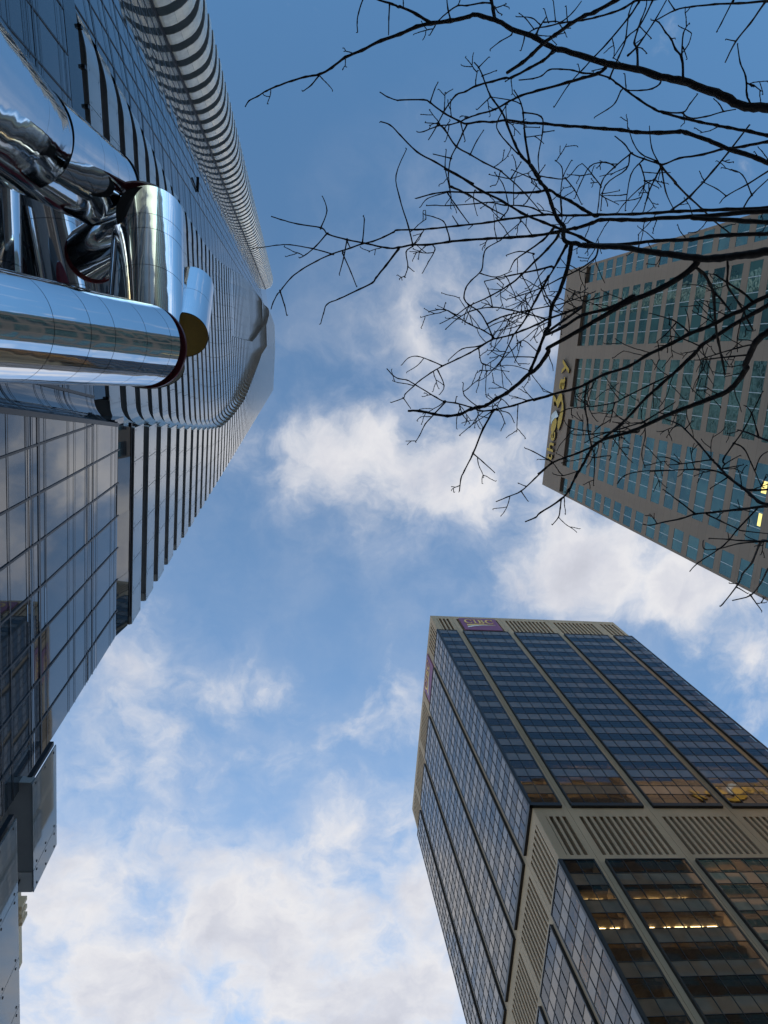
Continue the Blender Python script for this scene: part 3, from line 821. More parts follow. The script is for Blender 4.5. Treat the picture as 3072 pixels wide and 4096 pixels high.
# glazed base: flat wall (west), slanting joint, curved return, wall further east
PZ = [-.93, -.51, 0, .54, 2.69, 3.35, 4.86]
lines = sorted({round(20.41+5.56*k+d, 3) for k in range(-4, 2) for d in PZ if GROUND < 20.41+5.56*k+d < 29.6})
thick = {round(20.41+5.56*k, 3) for k in range(-4, 2)}
def yb(z): return 3.08+.117*(z-29.57)
pg = MB(); pmu = MB()
zz = [GROUND]+lines+[29.7, 30.95]
YV = [11.42]+[10.39-1.275*i for i in range(12)]
for z0, z1 in zip(zz, zz[1:]):
    for a, c in zip(YV, YV[1:]):
        e0, e1 = max(c, yb(z0)), max(c, yb(z1))
        if a <= min(yb(z0), yb(z1))+.02: break
        a0, a1 = max(a, yb(z0)), max(a, yb(z1))
        j = [rnd.uniform(-.006, .006) for _ in range(2)]
        xg, xh = -6.3, (-6.3 if z1 < 30 else -6.10)
        pg.quad((xg+j[0], a0, z0), (xg+j[0], e0, z0), (xh+j[1], e1, z1), (xh+j[1], a1, z1), 0)
        if c > yb(z1)+.05: pmu.box(-6.34, -6.272, c-.028, c+.028, z0, z1)
for z in lines:
    h = .055 if round(z, 3) in thick else .026
    pmu.quad((-6.275, 11.42, z-h), (-6.275, yb(z), z-h), (-6.275, yb(z), z+h), (-6.275, 11.42, z+h))
# slanting joint profile and curved return
zl = [GROUND+i*2.0 for i in range(16)]+[29.7]
for z0, z1 in zip(zl, zl[1:]):
    pmu.quad((-6.26, yb(z0)-.09, z0), (-6.26, yb(z0)+.05, z0), (-6.26, yb(z1)+.05, z1), (-6.26, yb(z1)-.09, z1))
def curv(z):
    y0 = yb(z); ye_ = y0-1.0; xe = G(ye_)
    return [(-6.36+(xe+6.36)*math.sin(t*math.pi/20), y0-.09+(ye_-y0+.09)*(1-math.cos(t*math.pi/20))) for t in range(11)]
for z0, z1 in zip(zz, zz[1:]):
    if z1 > 30: continue
    c0, c1 = curv(z0), curv(z1)
    pg.strip([(x, y, z0) for x, y in c0], [(x, y, z1) for x, y in c1], 0, True)
for z in lines:
    h = .055 if round(z, 3) in thick else .026
    c0 = curv(z); pmu.strip([(x+.015, y-.01, z-h) for x, y in c0], [(x+.015, y-.01, z+h) for x, y in c0], 0)
for z0, z1 in zip(zl, zl[1:]):
    q0, q1 = yb(z0)-1.0, yb(z1)-1.0
    pmu.quad((G(q0)+.03, q0-.05, z0), (G(q0)+.03, q0+.05, z0), (G(q1)+.03, q1+.05, z1), (G(q1)+.03, q1-.05, z1))
YE = [-1.0-1.4*i for i in range(22)]
for z0, z1 in zip(zz, zz[1:]):
    t0, t1 = yb(z0)-1.0, yb(z1)-1.0
    if z1 > 30: continue
    row = [None]+YE
    for a, c in zip(row, row[1:]):
        a0, a1 = (t0, t1) if a is None else (min(a, t0), min(a, t1))
        c0, c1 = min(c, t0), min(c, t1)
        if a0-c0 < .02 and a1-c1 < .02: continue
        j = [rnd.uniform(-.006, .006) for _ in range(2)]
        pg.quad((G(a0)+j[0], a0, z0), (G(c0)+j[0], c0, z0), (G(c1)+j[1], c1, z1), (G(a1)+j[1], a1, z1), 0)
        pmu.box(G(c)-.05, G(c)+.026, c-.026, c+.026, z0, z1)
for z in lines:
    h = .055 if round(z, 3) in thick else .026
    row = [yb(z)-1.0]+[y for y in YE if y < yb(z)-1.05]
    for a, c in zip(row, row[1:]):
        pmu.quad((G(a)+.03, a, z-h), (G(c)+.03, c, z-h), (G(c)+.03, c, z+h), (G(a)+.03, a, z+h))
pg.face_to((1, -.2, 0))
base = pg.build('base_glazing', 'tower_glass', tower)
pmu.build('mullion_grid', 'mullion_dark', base)
# shadow gap with brackets under the first balcony
gp = MB()
gp.box(-8.2, -6.42, yb(29.7)-.2, 11.35, 29.72, 31.25, 0)
yy = [yb(29.7)-.9-1.3*i for i in range(15)]
gp.strip([(G(y)+.01, y, 29.72) for y in yy], [(G(y)+.13, y, 30.95) for y in yy], 3)
for i in range(6):
    y = 10.39-1.275*i
    if y > yb(29.7): gp.box(-6.5, -6.12, y-.07, y+.07, 30.98, 31.25, 1)
for y in yy: gp.box(G(y)-.05, G(y)+.25, y-.06, y+.06, 30.96, 31.2, 1)
gp.box(-6.20, -6.08, yb(29.7), 11.4, 31.05, 31.22, 2)
gp.build('shadow_gap', ['inner_glass', 'clip', 'mullion_dark', 'tower_glass'], tower)
# glass balustrade screens of the west terraces
def screen(y0, y1, zb, zt, X, seams, soff, white, drop=0):
    g = MB()
    cuts = [y0]+seams+[y1]
    for a, c in zip(cuts, cuts[1:]):
        g.box(X-.03, X, a+.012, c-.012, zb, zt)
        for yy_ in (a+.12, c-.12):
            for zz_ in (zb+.25, (zb+zt)/2, zt-.25):
                g.box(X-.05, X+.015, yy_-.022, yy_+.022, zz_-.022, zz_+.022, 1)
    g.box(X-.22, X-.10, y0-.02, y0+.10, zb+.3, zt+.12, 1); g.box(X-.22, X-.10, y1-.5, y1-.38, zb+.3, zt-.1, 1)
    g.build('terrace_screen', ['screen_glass', 'clip'], tower)
    if soff:
        s = MB(); s.box(X-.62, X-.05, y0, soff, zb+.05, zb+.35, 0); s.box(X-.9, X-.62, y0, soff, zb+.0, zb+.9, 0)
        s.build('soffit', 'soffit', tower)
        e = MB(); e.box(X-.62, X-.05, soff, y1, zb+.02, zb+.5, 0); e.build('end_return', 'slab_white', tower)
screen(11.18, 14.32, 18.60, 20.62, -5.95, [13.68], 13.74, True)
screen(11.40, 20.0, 15.2, 17.45, -5.95, [13.4, 15.25, 16.6, 18.2], None, False)
lowt = MB(); lowt.box(-9, -6.3, 11.5, 20, 14.9, 15.2, 0); lowt.box(-12, -6.9, 11.4, 20, GROUND, 14.9, 1)
lowt.build('terrace', ['soffit', 'inner_glass'], tower)
camb = thing('security_camera', 'small dark security camera on the white end of the glass terrace screen', 'camera', (-6.3, 14.1, 18.5))
q = MB(); q.tube([(-6.42, 13.92, 18.50), (-6.30, 14.10, 18.38)], [.045, .045], 10); q.build('camera_body', 'clip', camb)
q = MB(); q.tube([(-6.30, 13.95, 18.62), (-6.30, 14.0, 18.45)], [.02, .02], 8); q.build('bracket', 'clip', camb)

east_block = MB(); east_block.box(-60, -13.5, -150, -31, GROUND, 36)  # unseen street row, added so the tubes reflect something dark
for k in range(8): east_block.box(-13.5, -13.3, -150, -31, 2+k*4.2, 3.3+k*4.2, 1)
east_block.build('unseen_east_block', ['inner_glass', 'beige_wall'], tower)
# ------------------------------------------------------------------ far beige building
bg_ = thing('beige_building', 'sunlit beige building just visible past the glass screens at the left edge', 'building', (-30, 60, GROUND))
b = MB(); b.box(-45, -20.2, 40, 53, GROUND, 60); b.box(-45, 7.5, 104, 130, GROUND, 78); b.build('wall', 'beige_wall', bg_)  # second box: unseen block added to keep low sun off tree and tubes
for i in range(3):
    b = MB(); b.box(-20.2, -19.7, 46.4+i*.75, 46.75+i*.75, 58.6, 59.9); b.build('fin', 'beige_wall', bg_)

# ------------------------------------------------------------------ polished tube sculpture
sc = thing('tube_sculpture', 'stack of huge mirror-polished steel tubes with red and gold end discs', 'sculpture', (-7, 1, GROUND))
def tube(p0, p1, R, seams, disc=None, cap0=None, ext0=0, off=(0, 0), first_cap='tube_dark'):
    """p0, p1 points on the axis; a gap (seam) every so often; disc: coloured plate at p1"""
    p0 = Vector(p0); p1 = Vector(p1)
    t = (p1-p0).normalized(); p0 = p0-t*ext0
    L = (p1-p0).length
    a = t.orthogonal().normalized(); c = t.cross(a)
    N = 96
    def ring(s, r): return [p0+t*s+(a*math.cos(2*math.pi*j/N)+c*math.sin(2*math.pi*j/N))*r for j in range(N+1)]
    mb = MB()
    cuts = [0]+[L*s for s in seams]+[L]
    for s0, s1 in zip(cuts, cuts[1:]):
        mb.strip(ring(s0+.006, R), ring(s1-.006, R), 0, True, True)
    mb.strip(ring(0, R-.012), ring(L, R-.012), 1, True, True)
    mb.strip(ring(L-.006, R), ring(L-.002, R-.05), 0, False, True)
    n = len(mb.v); mb.v += [tuple(q) for q in ring(L-.004, R-.03)[:-1]]; mb.f.append(tuple(range(n, n+N))); mb.m.append(1); mb.sm.append(False)
    lip = .14 if cap0 == 'tube_dark' else .004
    if lip > .1:
        mb.strip(ring(.001, R), ring(.0, R-.05), 0, False); mb.strip(ring(.0, R-.05), ring(lip, R-.06), 0, True)
    n = len(mb.v); mb.v += [tuple(q) for q in ring(lip, R-.008 if lip < .1 else R-.06)[:-1]]; mb.f.append(tuple(range(n, n+N))[::-1]); mb.m.append(2 if cap0 else 1); mb.sm.append(False)
    tb = mb.build('tube', ['chrome', 'tube_dark', cap0 or 'tube_dark'], sc)
    if disc:
        ov = RW @ Vector((off[0], off[1], 0)); ov = ov-t*ov.dot(t)
        d0 = p1+ov+t*.01; dm = MB()
        A = [d0+(a*math.cos(2*math.pi*j/N)+c*math.sin(2*math.pi*j/N))*R for j in range(N)]
        B2 = [q_+t*.06 for q_ in A]
        dm.v += [tuple(q_) for q_ in A+B2]
        dm.f += [tuple(range(N))[::-1], tuple(range(N, 2*N))]+[(j, (j+1) % N, N+(j+1) % N, N+j) for j in range(N)]
        dm.m += [0]*len(dm.f); dm.sm += [False]*len(dm.f)
        dm.build('end_disc', disc, tb)
    return tb
RT = .75
def pd(px, py, half, R=RT): return at_d(px, py, R*F/half)
# tube across the lower left
a0, a1 = pd(0, 1306, 196), pd(578, 1381, 152)
tube(a0, a1, RT, [.30, .46, .58, .76, .92], 'red_disc', None, 1.6, (.055, .03))
elbow = Vector(a0)-(Vector(a1)-Vector(a0)).normalized()*1.9
tube((elbow.x, elbow.y, GROUND), (elbow.x, elbow.y, elbow.z+.2), RT, [.3, .6])
# upright tube in the middle
tube(pd(583, 1400, 141), pd(594, 852, 121), RT, [.17, .46, .70, .80], 'red_disc', None, .4, (-.15, -.13))
# short tube behind it pointing down-left
tube(pd(590, 880, 114, .68), pd(378, 1012, 98, .68), .68, [.45, .8], 'red_disc', None, .0, (-.03, .05))
# large tube upper left and the ones it grows from
tube(pd(120, 560, 172, .9), pd(392, 742, 138, .9), .9, [.40, .62, .82], 'tube_dark', None, .5, (.03, .0))
tube(pd(-120, 380, 222, .9), pd(112, 566, 166, .9), .9, [.55, .82], 'tube_dark', None, 4.5, (.06, .03))
tube(pd(8, 478, 112, .46), pd(80, 560, 94, .46), .46, [.5], None, 'tube_dark')
# dark uprights behind
tube(pd(255, 1330, 118, .88), pd(120, 700, 112, .88), .88, [.35, .7], None, None, .6)
tube(pd(455, 1360, 98), pd(410, 980, 94), RT, [.5], None, None, .6)
tube(pd(-40, 1330, 110), pd(-60, 700, 105), RT, [.5], None, None, .6)
# small tube at the right with the gold face
tube(pd(735, 1340, 91, .5), pd(768, 1150, 80, .5), .5, [.5], None, 'gold_disc')

# ------------------------------------------------------------------ bare street tree (right)
tree = thing('bare_tree', 'leafless dark street tree reaching in from the right over the street', 'tree', (4.6, -.2, GROUND))
SZ = 740/1659.0
WINS = {'1': (900, 0, SZ), '2': (1600, 0, SZ), '3': (2332, 0, SZ), '4': (1000, 700, SZ), '5': (1640, 640, SZ), '6': (1500, 1300, SZ),
        '7': (2300, 500, 772/1659.0), '8': (2100, 1400, 600/1659.0), '9': (2600, 850, 472/1606.0), 'A': (2600, 1450, 472/1044.0), 'B': (2100, 800, 972/1265.0)}
# limbs: name | r0 r1 | h0 h1 | window:points ...   (base first)
LIMBS = '''
17 2 4.3 5.6|3:1720,970 1659,965 1500,960 1380,935 1280,870 1100,800 900,730 700,690 480,620 250,580 100,535|2:1480,455 1380,430 1260,365 1150,310 1000,260 880,190 780,160 670,130 600,155 450,185 280,210 150,240 0,305|1:1400,365 1230,450 1080,515 960,605 850,665 720,690 600,725 460,775 370,815 290,865 215,905 180,960
17 2 3.7 5.4|7:1720,1080 1659,1088 1500,1110 1350,1130 1150,1150 950,1130 750,1105 600,1085 430,1055 250,1045 60,1035|5:1500,750 1420,742 1375,705 1380,600 1330,540 1290,460 1260,370 1220,260 1170,200 1130,130 1080,50|2:1250,1590 1180,1490 1090,1400 1030,1290 960,1110 910,1000 840,900 810,860 770,760 740,680 705,605 665,560
10 2 4.7 6.2|7:1720,735 1659,740 1450,750 1250,772 1000,790 750,800 600,815 400,815 220,815 150,842 0,890|5:1480,610 1300,650 1100,680 900,695 700,705 500,720 340,735 150,760|4:1460,625 1330,650 1230,655 1050,615 870,580 700,530 640,475 430,440 280,400 190,370
6.5 2 5.0 6.6|7:1720,708 1659,712 1300,726 1100,735 900,742 700,755 500,765 200,772 0,778|5:1350,495 1200,490 1000,515 850,532 700,560 430,590 200,615|4:1500,490 1320,495 1290,510 1200,555 1100,595 1000,620 900,655 730,710 600,770 460,850 370,920 290,1015 270,1045 245,1070 205,1150 188,1205
9 8 4.6 4.9|7:1720,838 1659,835 1500,830 1300,815 1150,810 1000,796
9.5 2 5.2 7.0|3:1720,1485 1659,1460 1550,1415 1420,1370 1310,1340 1200,1290 1100,1250 920,1190 870,1180 680,1190 480,1185 340,1165 190,1155|2:1659,1140 1480,1130 1300,1110 1130,1100 960,1080 830,1095 710,1090 600,1110 530,1085 390,1010 270,920 210,895 0,897|1:1550,900 1460,870 1388,825
6 2 5.5 7.0|3:1720,1225 1659,1215 1500,1180 1300,1145 1200,1125 1050,1095 900,1060 720,1010 640,980 500,890 390,810 300,745 240,700 130,665 0,655|2:1550,630 1440,620 1340,625 1270,680 1190,705 1065,718
8 5 4.4 4.9|7:1720,930 1659,935 1500,940 1330,945 1150,960 1000,985 850,990 700,995 520,1015 300,1030 60,1020
5.5 2 6.0 7.4|3:1720,1262 1659,1270 1450,1310 1310,1330 1250,1335 1080,1385 860,1420 720,1475 640,1455 550,1425 440,1380 370,1290 285,1220
9 2 3.9 5.2|9:1700,1090 1606,1130 1400,1230 1250,1330 1100,1390 900,1500 700,1590 540,1650 300,1780|8:1330,70 1150,180 900,260 720,350 680,375 540,430 270,500 100,555|6:1560,635 1370,680 1250,720 1070,760 950,770 870,740 720,700 620,685 550,650 360,535 290,495 210,480 160,450 105,390
9 2 4.1 5.6|9:1700,1210 1606,1260 1450,1350 1250,1460 1050,1580 870,1700 700,1810 600,1930 400,2120|8:1500,385 1350,520 1200,680 1050,830 900,950 760,1060 580,1140 440,1190 300,1250 150,1370|6:1580,1240 1430,1380 1310,1490 1180,1545 1085,1585
14 2.5 3.5 4.8|9:1720,1560 1606,1620 1450,1760 1370,1900 1300,2070|A:850,50 790,150 690,250 560,310 400,370 240,430 100,490|8:1180,900 960,960 780,1040 690,1170 640,1270 560,1400 490,1540 400,1650 170,1800 120,1850 0,1900
7 2 4.2 5.4|A:1110,1300 1044,1260 960,1230 850,1130 700,1020 610,920 540,850 440,730 310,590 240,540 110,490
6 2 4.6 5.6|A:1110,1258 1044,1268 800,1300 560,1325 400,1340 280,1380 130,1410 0,1440|8:1300,1925
5 2 4.8 6.0|A:1110,1580 1044,1580 980,1590 900,1770 820,1870 780,1960 640,2140 615,2152
4 2 5.0 6.0|A:1110,1780 1044,1830 980,1950 890,2060 730,2105
5 2.5 4.2 4.6|A:1110,715 1044,690 960,660 860,620 775,595
7 5.5 3.4 3.9|3:560,-140 420,-60 300,0 100,110|2:1659,140 1520,220 1390,315 1290,385 1180,490 1100,560 955,655
5 2 6.0 6.9|3:900,-60 640,-10 500,0 450,18 370,70 260,115 110,155 0,180|2:1450,205 1330,235 1220,255 1150,295
4 2 6.4 7.2|3:1760,0 1659,10 1400,28 1180,38 980,60 830,90 650,185
4 2 5.6 6.4|3:1760,-140 1640,10 1500,210 1370,370 1275,560
'''
SHOOTS = '''
13 5|B:880,345 780,420 640,490 540,530 450,580 330,650 230,710 120,770|6:1560,230 1500,330 1440,400 1380,440 1280,530 1180,610 1090,660 1000,720 930,740 860,755 760,800 650,815 530,800 400,770 295,772
8 6|5:1445,760 1430,870 1400,1010 1340,1180 1270,1320 1250,1480|6:1530,60 1470,220 1400,390 1375,425
6 2|5:1150,1130 1240,1050 1330,900 1400,770
7 2|B:560,500 450,560 300,600 200,660 100,700|5:1540,1320 1400,1370 1250,1420 1150,1470 1010,1530 900,1570 780,1600|6:1100,120 1040,135 930,205 850,250 740,305 600,370 500,430 400,500 350,545 270,620 255,655 145,695
6 2.5|5:1659,765 1530,690 1400,640 1300,600 1200,560 1000,475 830,370 640,275 420,130 310,75|2:660,1650 500,1560 310,1450 150,1360 0,1210|1:1570,1210 1480,1120 1395,1090
6 2.5|5:1659,500 1550,440 1440,370 1330,320 1250,270 1150,285 1000,295 800,290 640,290 480,290 340,285 200,305 55,345
6 3|2:270,205 150,130 0,60|1:1560,65 1500,35 1380,0 1300,-40
2.5 2|1:1475,35 1470,160 1468,300
2.5 2|1:1245,-20 1200,110 1185,200 1190,290
3 2|1:845,675 775,760 697,820
6 5|2:850,180 835,80 820,0 815,-60
2.8 2|2:820,30 740,25 600,50 520,50 440,100 340,190 310,240 268,315
2 1.5|2:520,50 540,0
3 2|2:450,165 430,80 418,-20
2 1.6|2:850,60 880,110 918,130
2.4 1.8|2:1000,310 900,370 805,445
2.2 1.8|2:1115,345 1085,455
4 2|2:1220,310 1260,230 1310,155
2 1.5|2:1200,260 1130,170 1065,115
2 1.5|2:1250,215 1180,160 1045,150
2.4 1.6|2:1290,200 1390,190 1450,195 1550,110 1620,20
1.8 1.4|2:1500,190 1490,50
1.8 1.4|2:1395,190 1375,10
1.8 1.4|2:1330,200 1295,80
5 2|2:1370,460 1280,545 1160,610 1000,695 940,700 830,730 680,770 590,820 500,855 400,990 330,1130 255,1255
2.2 1.8|2:1000,695 940,735
2 1.6|2:680,760 680,720 695,630
3 2|3:240,700 290,580 320,510 380,360 410,130 450,20
2.4 1.8|3:340,815 290,920 220,980 105,1050
5.5 2|3:200,610 130,660 0,700|2:1500,740 1230,815 1080,860 960,920 840,985 700,1025 600,1060 530,1095 440,1120 340,1130 210,1180 158,1185
3 2|3:690,750 620,795 520,810 400,808 385,770 375,660
4.5 2|3:490,620 485,450 460,380 490,270 520,180 560,80 575,0
2 1.6|3:480,430 405,495
2 1.8|3:490,425 530,435 575,480
2.2 1.8|3:510,240 560,290 615,345
4.5 2|3:900,720 885,520 830,440 790,350 740,290 680,200 610,180
2.8 1.8|3:885,520 900,300 955,205
2 1.6|3:900,430 935,530
2 1.6|3:790,350 825,340
3.5 2|3:1030,840 960,930 890,1010 700,1000
3 2|3:890,1010 960,1060 1100,1045 1260,1000 1370,980
2.2 1.6|3:1260,1000 1220,930 1170,885
2 1.6|3:1370,370 1280,350
2.4 2|3:1360,-30 1240,210 1195,290
3.4 2|3:1500,930 1470,850 1460,690 1410,560 1385,390
2.4 1.8|3:1475,750 1530,765 1600,818
2.4 1.8|3:820,85 765,0
3.2 2|3:760,-20 640,190 500,400 405,495
3.2 2|3:500,20 410,155 215,390 100,510 0,620|2:1520,750 1380,965
2.6 2|3:620,15 510,230 400,330 270,520
2.4 1.8|2:270,920 310,800 343,735
3 2|2:600,1115 560,1200 510,1310 455,1420 435,1560 445,1659|5:355,300
2.2 1.8|2:455,1420 295,1380
2.2 1.8|2:545,1100 585,1265
2.2 1.8|2:415,1340 405,1500 440,1659
3.2 2|5:1170,460 1050,320 930,200 810,95|2:910,1535 750,1455 630,1385 500,1310 400,1160 340,1110
2.2 1.8|2:630,1385 690,1260 752,1165
2 1.6|2:350,1110 222,1100
2 1.6|2:400,1150 450,1080
4 3|3:700,1490 830,1640|7:860,500 980,620 1100,730 1190,820 1330,930
3 2|7:740,360 640,560 590,740
3 2|7:745,370 780,570 850,730
2.6 1.8|7:700,310 570,250 500,150 470,60 465,30
2.4 1.8|7:730,340 660,200 640,20
3 2|7:1700,370 1480,510 1300,610 1250,665
3 2|7:1700,430 1520,600 1440,730
2.2 1.6|7:1300,610 1220,550 1090,485
2.2 1.6|7:1520,600 1440,430 1340,380
3.5 3|7:1500,0 1330,220 1190,390 990,610 830,730
2.6 2|7:480,245 330,370 230,490 200,700 190,760
2.4 2|7:470,260 440,380 260,520 220,740
2.2 1.8|7:345,360 260,320 130,355 40,520 0,630
2 1.6|7:60,330 120,390 220,520
1.8 1.5|7:240,590 385,565
1.8 1.5|7:230,610 370,680
2.4 1.8|7:585,300 480,430 430,740
2.4 1.8|7:560,345 600,480 570,620 490,745
2 1.6|7:600,480 720,540
2.2 1.8|7:690,460 560,540 420,680 370,750
2.6 1.8|4:635,475 690,320 650,190
2.8 2|4:690,525 590,640 500,715 443,745
2.4 2|4:1010,600 1025,400 1012,370
2.8 1.8|4:740,710 560,660 360,625 240,630 100,650 22,658
2.4 2|4:870,580 840,740 800,890
2.4 2|4:830,700 905,870 957,1005
3 2|4:870,590 900,655
2.8 2|4:270,1040 310,1170 330,1262
4 2|4:1330,665 1220,810 1130,920 1100,965 980,1025 800,1110 690,1160 660,1240 633,1335
2.6 2|4:1460,620 1420,460 1340,200 1310,0|5:-30,-100
2.4 2|4:1545,510 1470,620
2.4 2|4:1460,640 1400,690 1415,820 1385,920
2 1.6|4:1415,820 1470,865
2.4 1.8|4:1659,670 1600,780 1550,875
2 1.6|5:340,290 260,310 150,350 95,420
4 2.5|5:850,500 700,420 530,315 370,240
2.8 1.8|5:1190,480 1110,435 1000,410 850,405 720,380 600,390 340,410 220,405 145,410
2.6 2|5:530,570 420,420 340,300
2 1.6|5:580,270 570,360 600,490
2.8 2|5:355,710 330,620 300,550 210,510 130,490
2.4 2|5:430,580 380,500
2.2 1.6|5:900,170 800,150 705,130
2.4 1.6|5:820,520 880,440 870,340 830,210 755,110
2.4 1.8|5:910,160 1000,15
2.4 1.8|5:1130,180 910,85
2 1.6|5:930,390 930,220 960,120
2 1.6|5:1020,400 1050,370 1140,210
4.5 2|2:1160,1460 1120,1220 1105,1020 1085,930 1060,870 1020,805
2.6 2|2:1110,1010 1265,1045 1280,1180 1240,1400 1250,1560
1.8 1.5|2:1120,1140 1255,1145
1.8 1.5|2:1130,1230 1270,1210
2.2 1.8|2:1290,1185 1385,1170
2 1.6|2:810,870 690,985
2 1.6|2:705,605 797,510
2 1.6|2:740,680 870,630
2.6 2|2:1060,1380 970,1290 890,1190 870,1100 960,930
2 1.6|2:1080,930 1000,900 820,870
2 1.6|2:950,930 960,1080 1015,1120
2.4 1.8|5:1170,145 1260,160 1400,165 1500,60 1530,40
2.4 1.8|5:1360,500 1350,350 1370,160 1450,0
2.2 1.8|5:1390,160 1470,260 1540,400
2.2 1.8|5:1370,150 1360,60 1300,0
4.5 2|5:1280,620 1190,720 1050,820 940,900 895,990
5 2|5:1330,680 1230,800 1130,900 1000,1030 890,1120 720,1220 530,1310 400,1400 265,1470
4.5 2|5:1240,1050 1130,1250 1050,1400 990,1490 920,1580|6:1240,90 1150,280 1105,350 1020,440
4 2|5:1270,955 1150,985 900,1035 665,1087
3.4 2|5:1659,880 1500,990 1350,1060 1170,1150 1000,1210 870,1250
3.2 2|5:1000,550 850,680 810,720 690,790 660,860 640,990 550,1080 500,1150 485,1240 530,1300 620,1360 690,1470 740,1590
2.2 1.8|5:640,1020 770,1050 905,1000
3 2|5:750,1590 660,1530 530,1470 400,1390 300,1340 165,1360
2 1.6|5:300,1340 320,1275
3 2|5:1200,1420 1050,1380 900,1345 740,1320 560,1350 430,1420 315,1520
2.2 1.6|5:740,1320 715,1200 670,1100
3 2|5:1659,1180 1390,1280 1250,1310 1050,1350 860,1395 770,1430
2.4 1.8|5:1100,1340 900,1420 760,1470 660,1530
2.2 1.8|5:1100,850 1130,950 1170,1100 1260,1290
2.2 1.8|5:1110,840 980,820 860,855
2 1.6|5:1000,1030 1080,1180 1110,1280
2.2 1.8|5:1380,1380 1290,1350 1210,1250 1170,1100
2.2 1.8|6:255,655 320,748
2.4 1.8|6:600,365 500,320 380,280 300,295 243,355
2.4 1.8|6:565,410 620,545 583,620
2.6 1.8|6:1010,150 930,190 780,215 655,318
2.2 1.6|6:930,210 955,340 1015,360
4 2.5|6:1065,765 970,930 880,1150 800,1310 770,1380 757,1490
2.8 2|6:880,1150 970,1230 1075,1325
3.4 2|6:630,690 530,800 450,890 400,990 362,1050
2 1.6|6:1040,780 890,880 755,990
2.4 1.8|6:760,730 790,810 850,880
2.2 1.8|6:930,740 800,630 793,520
2.2 1.8|6:1090,765 1200,790 1250,880
2.2 1.8|6:1055,760 1050,690
2.2 1.8|6:720,700 730,640
2.6 2|6:1590,1230 1420,1135 1345,1105
2.4 1.8|6:1310,1490 1370,1578
2 1.6|6:1350,1445 1280,1415
2.2 1.8|6:1420,290 1280,285 1140,285 1045,235
2.2 1.6|6:1460,240 1340,140 1275,165
2 1.6|6:1105,350 1155,378
4 2|8:690,370 665,500 665,650 690,770 700,900 735,1050 770,1190 755,1500
2.2 1.8|8:770,1190 945,1170 930,1220
2.8 2|8:400,1650 390,1750 370,1850 300,1936
3 2|8:1659,250 1350,400 1110,520 1000,580 780,620 640,630 480,650 390,690
2.4 1.8|8:990,590 960,720 940,800
3 2|8:1300,800 1100,860 800,950 660,1030
3 2|8:1659,580 1300,800
3 2|8:1240,910 1000,900 740,930 580,940 500,920
2.4 1.8|8:720,900 500,860 440,790
2.2 1.8|8:960,960 1080,1120 1130,1160
2.2 1.8|8:1320,800 1330,950 1290,1150 1330,1300
2.2 1.8|8:1660,1330 1480,1330 1260,1345 1100,1390 1020,1480
2.2 1.8|8:610,1330 420,1390 310,1370
5.5 4|9:720,820 820,980 870,1150 890,1500 930,1750 990,2050 1020,2212
4 3|9:880,1090 1000,1230 1090,1330
4 3|9:1380,1200 1250,1080 1060,960 860,830
4 3|9:1060,740 1050,950 1080,1050 1220,1250 1350,1500 1400,1600
3.4 2|9:540,1640 440,1550 300,1460 0,1370
2.4 1.8|9:340,1520 200,1670 80,1770
2.6 2|9:690,1820 420,1710 210,1680
3.4 2|9:1330,1940 1100,1960 850,1990 620,2010
3 2|9:1430,1790 1200,1840 900,1930 700,1990
2.4 1.8|9:1280,1350 1230,1500 1190,1700 1190,1900
2.2 1.8|9:1080,1330 950,1150 700,1000 450,985
2.2 1.8|9:1020,1390 820,1300 680,1210
2.2 1.8|9:880,1500 740,1430 580,1345
2.4 1.8|A:310,590 370,520
3 2|A:550,860 400,880 250,900 165,905
2.4 1.8|A:260,890 150,840 60,835
3.4 2|A:690,1015 630,975 545,955 400,945 0,965
2 1.6|A:330,945 320,900
2.6 1.8|A:640,950 660,900 800,820
2.4 1.8|A:660,935 830,905
2.4 1.8|A:690,1015 530,1115
5 4|A:820,1115 900,1130 1080,1122
3 2|A:390,1330 260,1230 115,1120
3 2|A:500,1340 620,1400 770,1470 820,1490 1060,1515
3 2|A:950,1290 780,1470 650,1620 430,1770 350,1850
3 2|A:1060,1582 800,1575 700,1565 520,1555
2.6 2|A:1000,1585 800,1600 600,1650 480,1650 470,1580
2.4 1.8|A:890,2060 990,2200
2.2 1.8|A:770,1990 865,2045
2 1.6|A:780,1955 700,1955
3 2|A:960,655 900,450 840,380
3 2|A:1000,250 960,330 830,590 740,720 650,855
3 2|A:740,715 830,760 900,900 980,1080 1010,1110
2.2 1.8|A:930,950 980,830 1060,780
2.2 1.6|A:700,1570 690,1510
'''
def parse_line(ln):
    head, *parts = ln.strip().split('|')
    hv = [float(v) for v in head.split()]
    pts = []
    for p_ in parts:
        w, body = p_.split(':'); x0, y0, s = WINS[w]
        for xy in body.split():
            x, y = xy.split(','); pts.append((x0+s*float(x), y0+s*float(y)))
    return hv, pts
def smooth(pts, k=4):
    """Catmull-Rom through tuples of any length"""
    out_ = []
    n = len(pts)
    for i in range(n-1):
        p0, p1, p2, p3 = pts[max(i-1, 0)], pts[i], pts[i+1], pts[min(i+2, n-1)]
        for j in range(k):
            t = j/k
            out_.append(tuple(.5*((2*b_)+(-a_+c_)*t+(2*a_-5*b_+4*c_-d_)*t*t+(-a_+3*b_-3*c_+d_)*t**3) for a_, b_, c_, d_ in zip(p0, p1, p2, p3)))
    out_.append(pts[-1]); return out_
known = []          # (px, py, height, owner index)
shoot_list = []; spare = MB()
limb_mesh = []; twig_mesh = []; tree_lines = []
